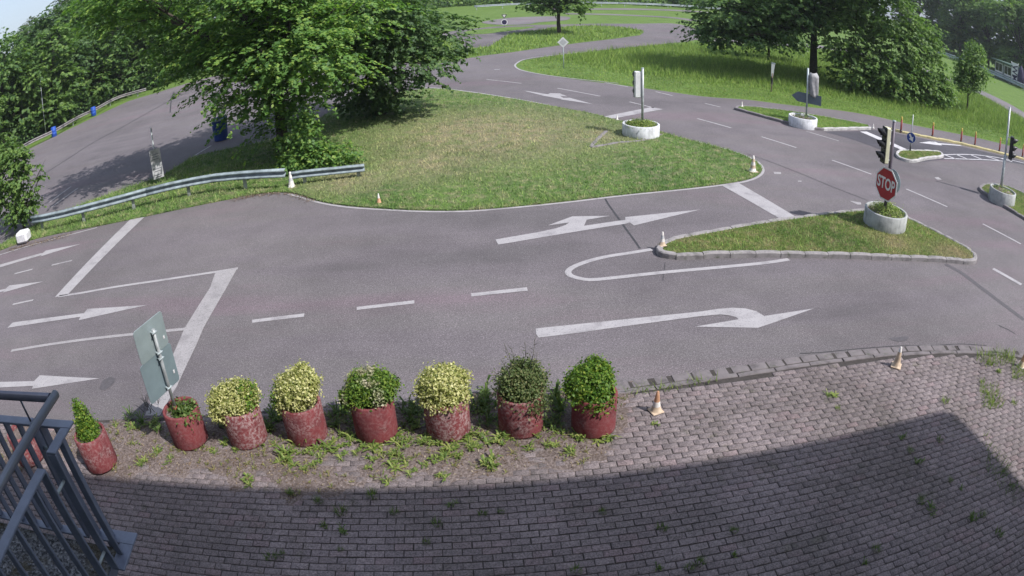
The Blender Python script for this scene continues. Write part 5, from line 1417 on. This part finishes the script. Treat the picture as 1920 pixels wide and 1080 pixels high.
# the big pair on the grass verge
c1 = blob(3.3, 3.3, 3.6, 5.6, 13, 3, .40) + [(-2.4, -.6, 3.9, 1.6, 1.4, .8), (-1.3, -1.2, 2.9, 1.3, 1.2, .7), (1.8, -1.8, 3.6, 1.4, 1.4, .8), (.4, -2.2, 3.7, 1.5, 1.3, .9), (-3.6, .6, 4.8, 1.6, 1.5, .9), (-.5, -.9, 2.0, 1.2, 1.1, .8), (.2, -.6, 1.2, .9, .8, .8), (2.5, .3, 4.6, 1.4, 1.4, .9), (.7, -.5, 2.4, 1.2, 1.0, .7), (-4.2, -.4, 5.8, 1.5, 1.4, .9), (1.6, .2, 2.6, 1.2, 1.1, .7), (-4.0, -3.0, 6.8, 1.8, 1.7, 1.0), (-4.8, -1.8, 6.6, 1.6, 1.6, 1.0)]
tree('lime_tree', -7.2, 20.6, 'big bright green tree behind the guardrail, nearest of all', c1, 'lime', 1600, 46, .155, 401, .20, 2.6, up=1.1, shell=.5, jit=.30, spray=1.0)
c2 = blob(2.9, 2.9, 3.2, 5.0, 10, 5, .42) + [(1.6, -.9, 2.1, 1.4, 1.3, .9), (-.4, -1.5, 2.0, 1.4, 1.2, .9), (.2, -.3, 1.4, 1.2, 1.1, .9), (2.3, .2, 3.0, 1.4, 1.3, 1.0), (-1.6, -.3, 2.8, 1.4, 1.3, 1.0), (1.0, -1.6, 3.6, 1.5, 1.3, 1.0), (.2, .0, .7, 1.0, .8, .6), (-.9, .3, .9, .9, .9, .7)]
tree('dark_tree', -4.75, 25.3, 'dark dense tree right behind the bright green one', c2, 'dark', 1700, 26, .16, 402, .22, 2.0, up=.9, shell=.55, jit=.35, spray=.7)
# sapling bush at the guardrail end
x, y = (-5.850,18.458)
tree('sapling_bush', x, y, 'leafy sapling bush growing over the end of the guardrail', [(0, 0, .45, .75, .6, .50), (.05, 0, 1.15, .5, .5, .55), (-.35, .05, .35, .5, .5, .36), (.55, 0, .40, .60, .5, .4), (.1, .05, 1.8, .30, .30, .40), (1.1, .3, .35, .6, .5, .35)], 'lime', 420, 12, .12, 403, .03, .4, cat='bush', spread=.13, shell=.4)
# bush at the left edge over the white block
x, y = (-15.817,15.538)
tree('hornbeam_bush', x - .05, y + .25, 'leafy bush above the whitewashed block at the left edge', [(-.2, 0, .75, .60, .6, .50), (-.6, .2, 1.9, .9, .8, .6), (.15, .0, 1.7, .55, .55, .55), (.05, .2, 2.5, .55, .5, .45), (-1.2, .3, 1.2, .7, .6, .6), (.55, .2, 2.35, .35, .3, .4), (.35, -.1, .95, .4, .4, .4), (-1.4, .5, 2.6, .8, .8, .5), (-.5, .3, 2.9, .5, .5, .4), (.75, .0, 1.0, .22, .2, .2), (1.0, .05, 1.35, .16, .15, .18), (1.25, .1, 1.7, .13, .12, .16), (1.45, .1, 2.0, .10, .1, .14)], 'hazel', 620, 16, .13, 404, .06, .5, cat='bush', shell=.35, spray=.35)
# small tree on the far grass
tree('round_tree', 4.55, 56.2, 'small round tree standing alone on the far grass', [(0, 0, 3.6, 2.0, 2.0, 1.5), (-1.7, 0, 2.7, 1.3, 1.3, .8), (1.6, 0, 3.1, 1.4, 1.3, 1.2), (.2, -.8, 4.6, 1.7, 1.7, 1.3), (1.0, -1.2, 2.4, 1.0, 1.0, .6), (-.8, -1.0, 2.4, 1.0, 1.0, .5), (2.2, .4, 4.4, 1.1, 1.1, 1.0)], 'hazel', 520, 18, .26, 405, .17, 1.9, shell=.45, up=.9, spray=.7)
# walnut with dark trunk on the meadow
cw = [(-5.5, -.6, 3.8, 2.2, 2.0, 1.2), (-3.6, 1.2, 4.4, 2.4, 2.2, 1.3), (-6.6, .2, 2.8, 1.4, 1.3, .8), (-2.0, -1.4, 4.3, 2.3, 2.0, 1.1), (0, .6, 6.0, 3.0, 3.0, 1.6), (2.4, .4, 5.4, 2.4, 2.2, 1.3), (-4.6, -1.6, 2.5, 1.6, 1.4, .7), (-3.0, 1.5, 2.6, 1.6, 1.5, .7), (3.6, 2.0, 4.4, 2.0, 2.0, 1.2), (-1.0, 2.5, 4.4, 2.0, 2.0, 1.1), (-2.6, .0, 7.2, 3.2, 3.0, 1.8), (1.6, -1.0, 7.6, 3.0, 3.0, 1.8), (-.5, -3.6, 7.8, 2.8, 2.4, 1.5), (2.8, -3.4, 7.6, 2.6, 2.4, 1.5), (-5.2, .8, 2.4, 1.6, 1.4, .8), (-6.4, -.4, 2.3, 1.2, 1.2, .7), (-3.2, -.6, 3.0, 1.8, 1.5, .9)]
tree('walnut_tree', 18.1, 36.3, 'wide walnut tree with a thick dark trunk on the meadow', cw, 'walnut', 2300, 20, .25, 406, .26, 3.2, shell=.45, up=.9, spray=1.0)
x, y = (18.253,44.155)
tree('thin_tree', x, y, 'thin open tree with bare lower branches left of the walnut trunk', [(-.4, 0, 3.6, 1.5, 1.2, .9), (.9, .2, 3.0, 1.3, 1.1, .8), (-1.5, 0, 2.5, 1.3, 1.1, .8), (.2, 0, 4.6, 1.5, 1.3, .9), (1.6, 0, 2.0, 1.2, 1.0, .7), (-.6, .2, 1.5, 1.2, 1.0, .6), (2.6, .1, 1.5, .9, .8, .5)], 'walnut', 480, 14, .24, 407, .09, 1.2, spread=.35, shell=.4)
# hazel thicket: three tall shrubs
for k, (q, cl, tw_, lab) in enumerate((
    ((19.425,32.896), [(0, 0, 1.4, 1.5, 1.4, 1.4), (-.4, .3, 3.2, 1.6, 1.5, 1.6), (.5, .4, 5.2, 1.7, 1.6, 1.7), (.9, -.2, 2.2, 1.3, 1.2, 1.4)], 620, 'tall dark shrub of the thicket, the one nearest the walnut trunk'),
    ((22.062,31.986), [(0, 0, 1.3, 1.7, 1.5, 1.4), (.2, .3, 3.2, 1.9, 1.7, 1.7), (.0, .4, 5.2, 1.8, 1.7, 1.7), (1.2, .1, 2.0, 1.2, 1.2, 1.2), (-1.1, 0, 1.6, 1.2, 1.1, 1.2)], 800, 'tall shrub in the middle of the thicket'),
    ((25.076,31.975), [(0, 0, 1.0, 1.5, 1.3, 1.1), (-.3, .3, 2.4, 1.5, 1.4, 1.4), (-.7, .4, 4.0, 1.4, 1.4, 1.4), (.8, 0, 1.0, 1.0, 1.0, .9)], 560, 'sunlit shrub at the right end of the thicket'))):
    tree('hazel_shrub', q[0], q[1] + .6, lab, cl, 'hazel', tw_, 15, .22, 410 + k, .08, .8, group='shrubs of the thicket', cat='shrub', shell=.6, spray=.7)
x, y = (29.332,33.319)
tree('young_tree', x, y, 'slender young tree with an oval crown right of the thicket', [(0, 0, 2.2, 1.15, 1.0, .75), (.35, 0, 3.2, 1.25, 1.1, .9), (.45, 0, 4.2, .85, .85, .7), (-.65, 0, 1.9, .7, .6, .5), (1.05, 0, 2.7, .85, .8, .6), (-.5, 0, 3.2, .7, .7, .6)], 'hazel', 520, 12, .19, 415, .07, 1.1, spread=.22, shell=.4)

# ------------------------------------------------------------------ woods: a few crowns shared by many trees
def proto(seed, m, h, w, twigs, size, low=.12, shell=.6):
    cl = blob(w, w, h * .42, h * .56, 11, seed, .44) + [(w * .5 * math.cos(a), w * .5 * math.sin(a), h * low + w * .25, w * .5, w * .5, h * .14) for a in (0, 2.1, 4.2)]
    return crown_mesh('crown', cl, twigs, 11, size, LM[m], seed, shell=shell, up=.8, spray=size * 2.4), limbs(MB(), (0, 0, 0), cl, w * .06, h * .35, seed)
PR = {}
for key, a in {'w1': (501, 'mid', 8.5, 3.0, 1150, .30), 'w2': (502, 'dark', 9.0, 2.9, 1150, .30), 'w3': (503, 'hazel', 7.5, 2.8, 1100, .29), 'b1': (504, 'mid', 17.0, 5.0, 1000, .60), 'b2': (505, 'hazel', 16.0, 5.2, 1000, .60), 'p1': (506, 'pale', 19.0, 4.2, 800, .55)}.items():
    me, mb = proto(*a)
    tmp = mb.build('trunk', M['bark']); tm = tmp.data; bpy.data.objects.remove(tmp)
    PR[key] = (me, tm)
def wood(key, x, y, s, label, group, rz=None, name='tree'):
    t = thing(name, label, 'tree', (x, y, -.05), random.uniform(0, 6.28), group)
    t.scale = (s * random.uniform(.92, 1.08), s * random.uniform(.92, 1.08), s)
    link(bpy.data.objects.new('crown', PR[key][0]), t); link(bpy.data.objects.new('trunk', PR[key][1]), t)
LG = 'trees along the far side of the car park'
for k, (x, y, s, key) in enumerate(((-36.5, 26.0, 1.1, 'w1'), (-34.6, 30.5, .95, 'w3'), (-35.6, 35.0, 1.22, 'w1'), (-33.2, 38.5, 1.1, 'w3'), (-34.5, 42.5, 1.12, 'w2'), (-32.2, 46.0, 1.05, 'w1'), (-33.5, 51.0, 1.35, 'w2'), (-29.5, 50.5, .90, 'w1'), (-31.0, 56.0, 1.45, 'w1'), (-26.0, 55.0, 1.0, 'w3'), (-25.5, 61.0, 1.5, 'w2'), (-20.5, 62.0, 1.3, 'w1'), (-15.5, 66.0, 1.4, 'w2'), (-41.5, 31.0, .88, 'w2'), (-42.5, 38.0, 1.2, 'w2'), (-41.0, 46.0, 1.08, 'w2'), (-38.5, 53.0, 1.3, 'w2'))):
    od = ['first', 'second', 'third', 'fourth', 'fifth', 'sixth', 'seventh', 'eighth', 'ninth', 'tenth', 'eleventh', 'twelfth', 'thirteenth']
    wood(key, x, y, s, (od[k] + ' tree from the left edge in the front row along the car park') if k < 13 else 'darker tree of the back row behind the car park', LG, name='car_park_tree')
for k, (x, y, s) in enumerate(((-78, 88, .82), (-70, 94, 1.1), (-62, 98, .95), (-92, 78, .62), (-54, 104, 1.15))):
    wood('p1', x, y, s, 'tall pale tree standing beyond the row at the car park', 'pale trees far left', name='pale_tree')
for k in range(13):
    a = k / 12
    wood('b1' if k % 2 else 'b2', 88 - 13 * a + (k % 3) * 3.5 + (0 if k < 6 else 2), 120 - 82 * a, random.uniform(.95, 1.25), 'tall dark tree of the wood behind the right-hand guardrail', 'trees of the right-hand wood', name='wood_tree')
for k in range(24):
    x = -48 + k * 5.6
    wood('b2' if k % 3 else 'b1', x, 124 + 8 * math.sin(k * 1.7) + (abs(x - 15) * .05), random.uniform(.75, 1.1), 'tree of the distant wood beyond the meadow', 'trees of the distant wood', name='distant_tree')
# low hedge beyond the far guardrail
hc = [(x, 114 + 1.2 * math.sin(x * .7), 1.0, 2.2, 1.2, 1.3) for x in np.arange(-14, 54, 2.4)]
t = thing('hedge', 'low pale hedge behind the guardrail at the far end of the meadow', 'hedge', (0, 0, 0))
link(bpy.data.objects.new('foliage', crown_mesh('foliage', hc, 1000, 8, .55, LM['hazel'], 520, spread=.6)), t)
# undergrowth below the car park trees
uc = [(x, y, .6, 1.5, 1.3, .9) for x, y in ((-35, 30), (-34.8, 33), (-34, 36), (-33.6, 39), (-33, 42), (-32.5, 45), (-31, 47.5), (-28.5, 49.5), (-26, 51.5), (-23, 54.5), (-19.5, 58))]
t = thing('undergrowth', 'low dark undergrowth behind the weathered guardrail on the far left', 'hedge', (0, 0, 0))
link(bpy.data.objects.new('foliage', crown_mesh('foliage', uc, 500, 10, .28, LM['dark'], 521, spread=.35)), t)

# ------------------------------------------------------------------ thin hazy air, added to lift the dark tree interiors
hz = MB().box((0, 190, 11.5), (670, 470, 26)).build('haze', bpy.data.materials.new('haze'))
hz['kind'] = 'stuff'; hz['label'] = 'thin haze over the whole place, added to lift the dark tones'
hm = hz.data.materials[0]; hm.use_nodes = True; hn = hm.node_tree; hn.nodes.clear()
ho = hn.nodes.new('ShaderNodeOutputMaterial'); hv = hn.nodes.new('ShaderNodeVolumePrincipled')
hv.inputs['Color'].default_value = (.86, .92, 1.0, 1); hv.inputs['Density'].default_value = .0004; hv.inputs['Anisotropy'].default_value = .2
hn.links.new(hv.outputs[0], ho.inputs['Volume'])
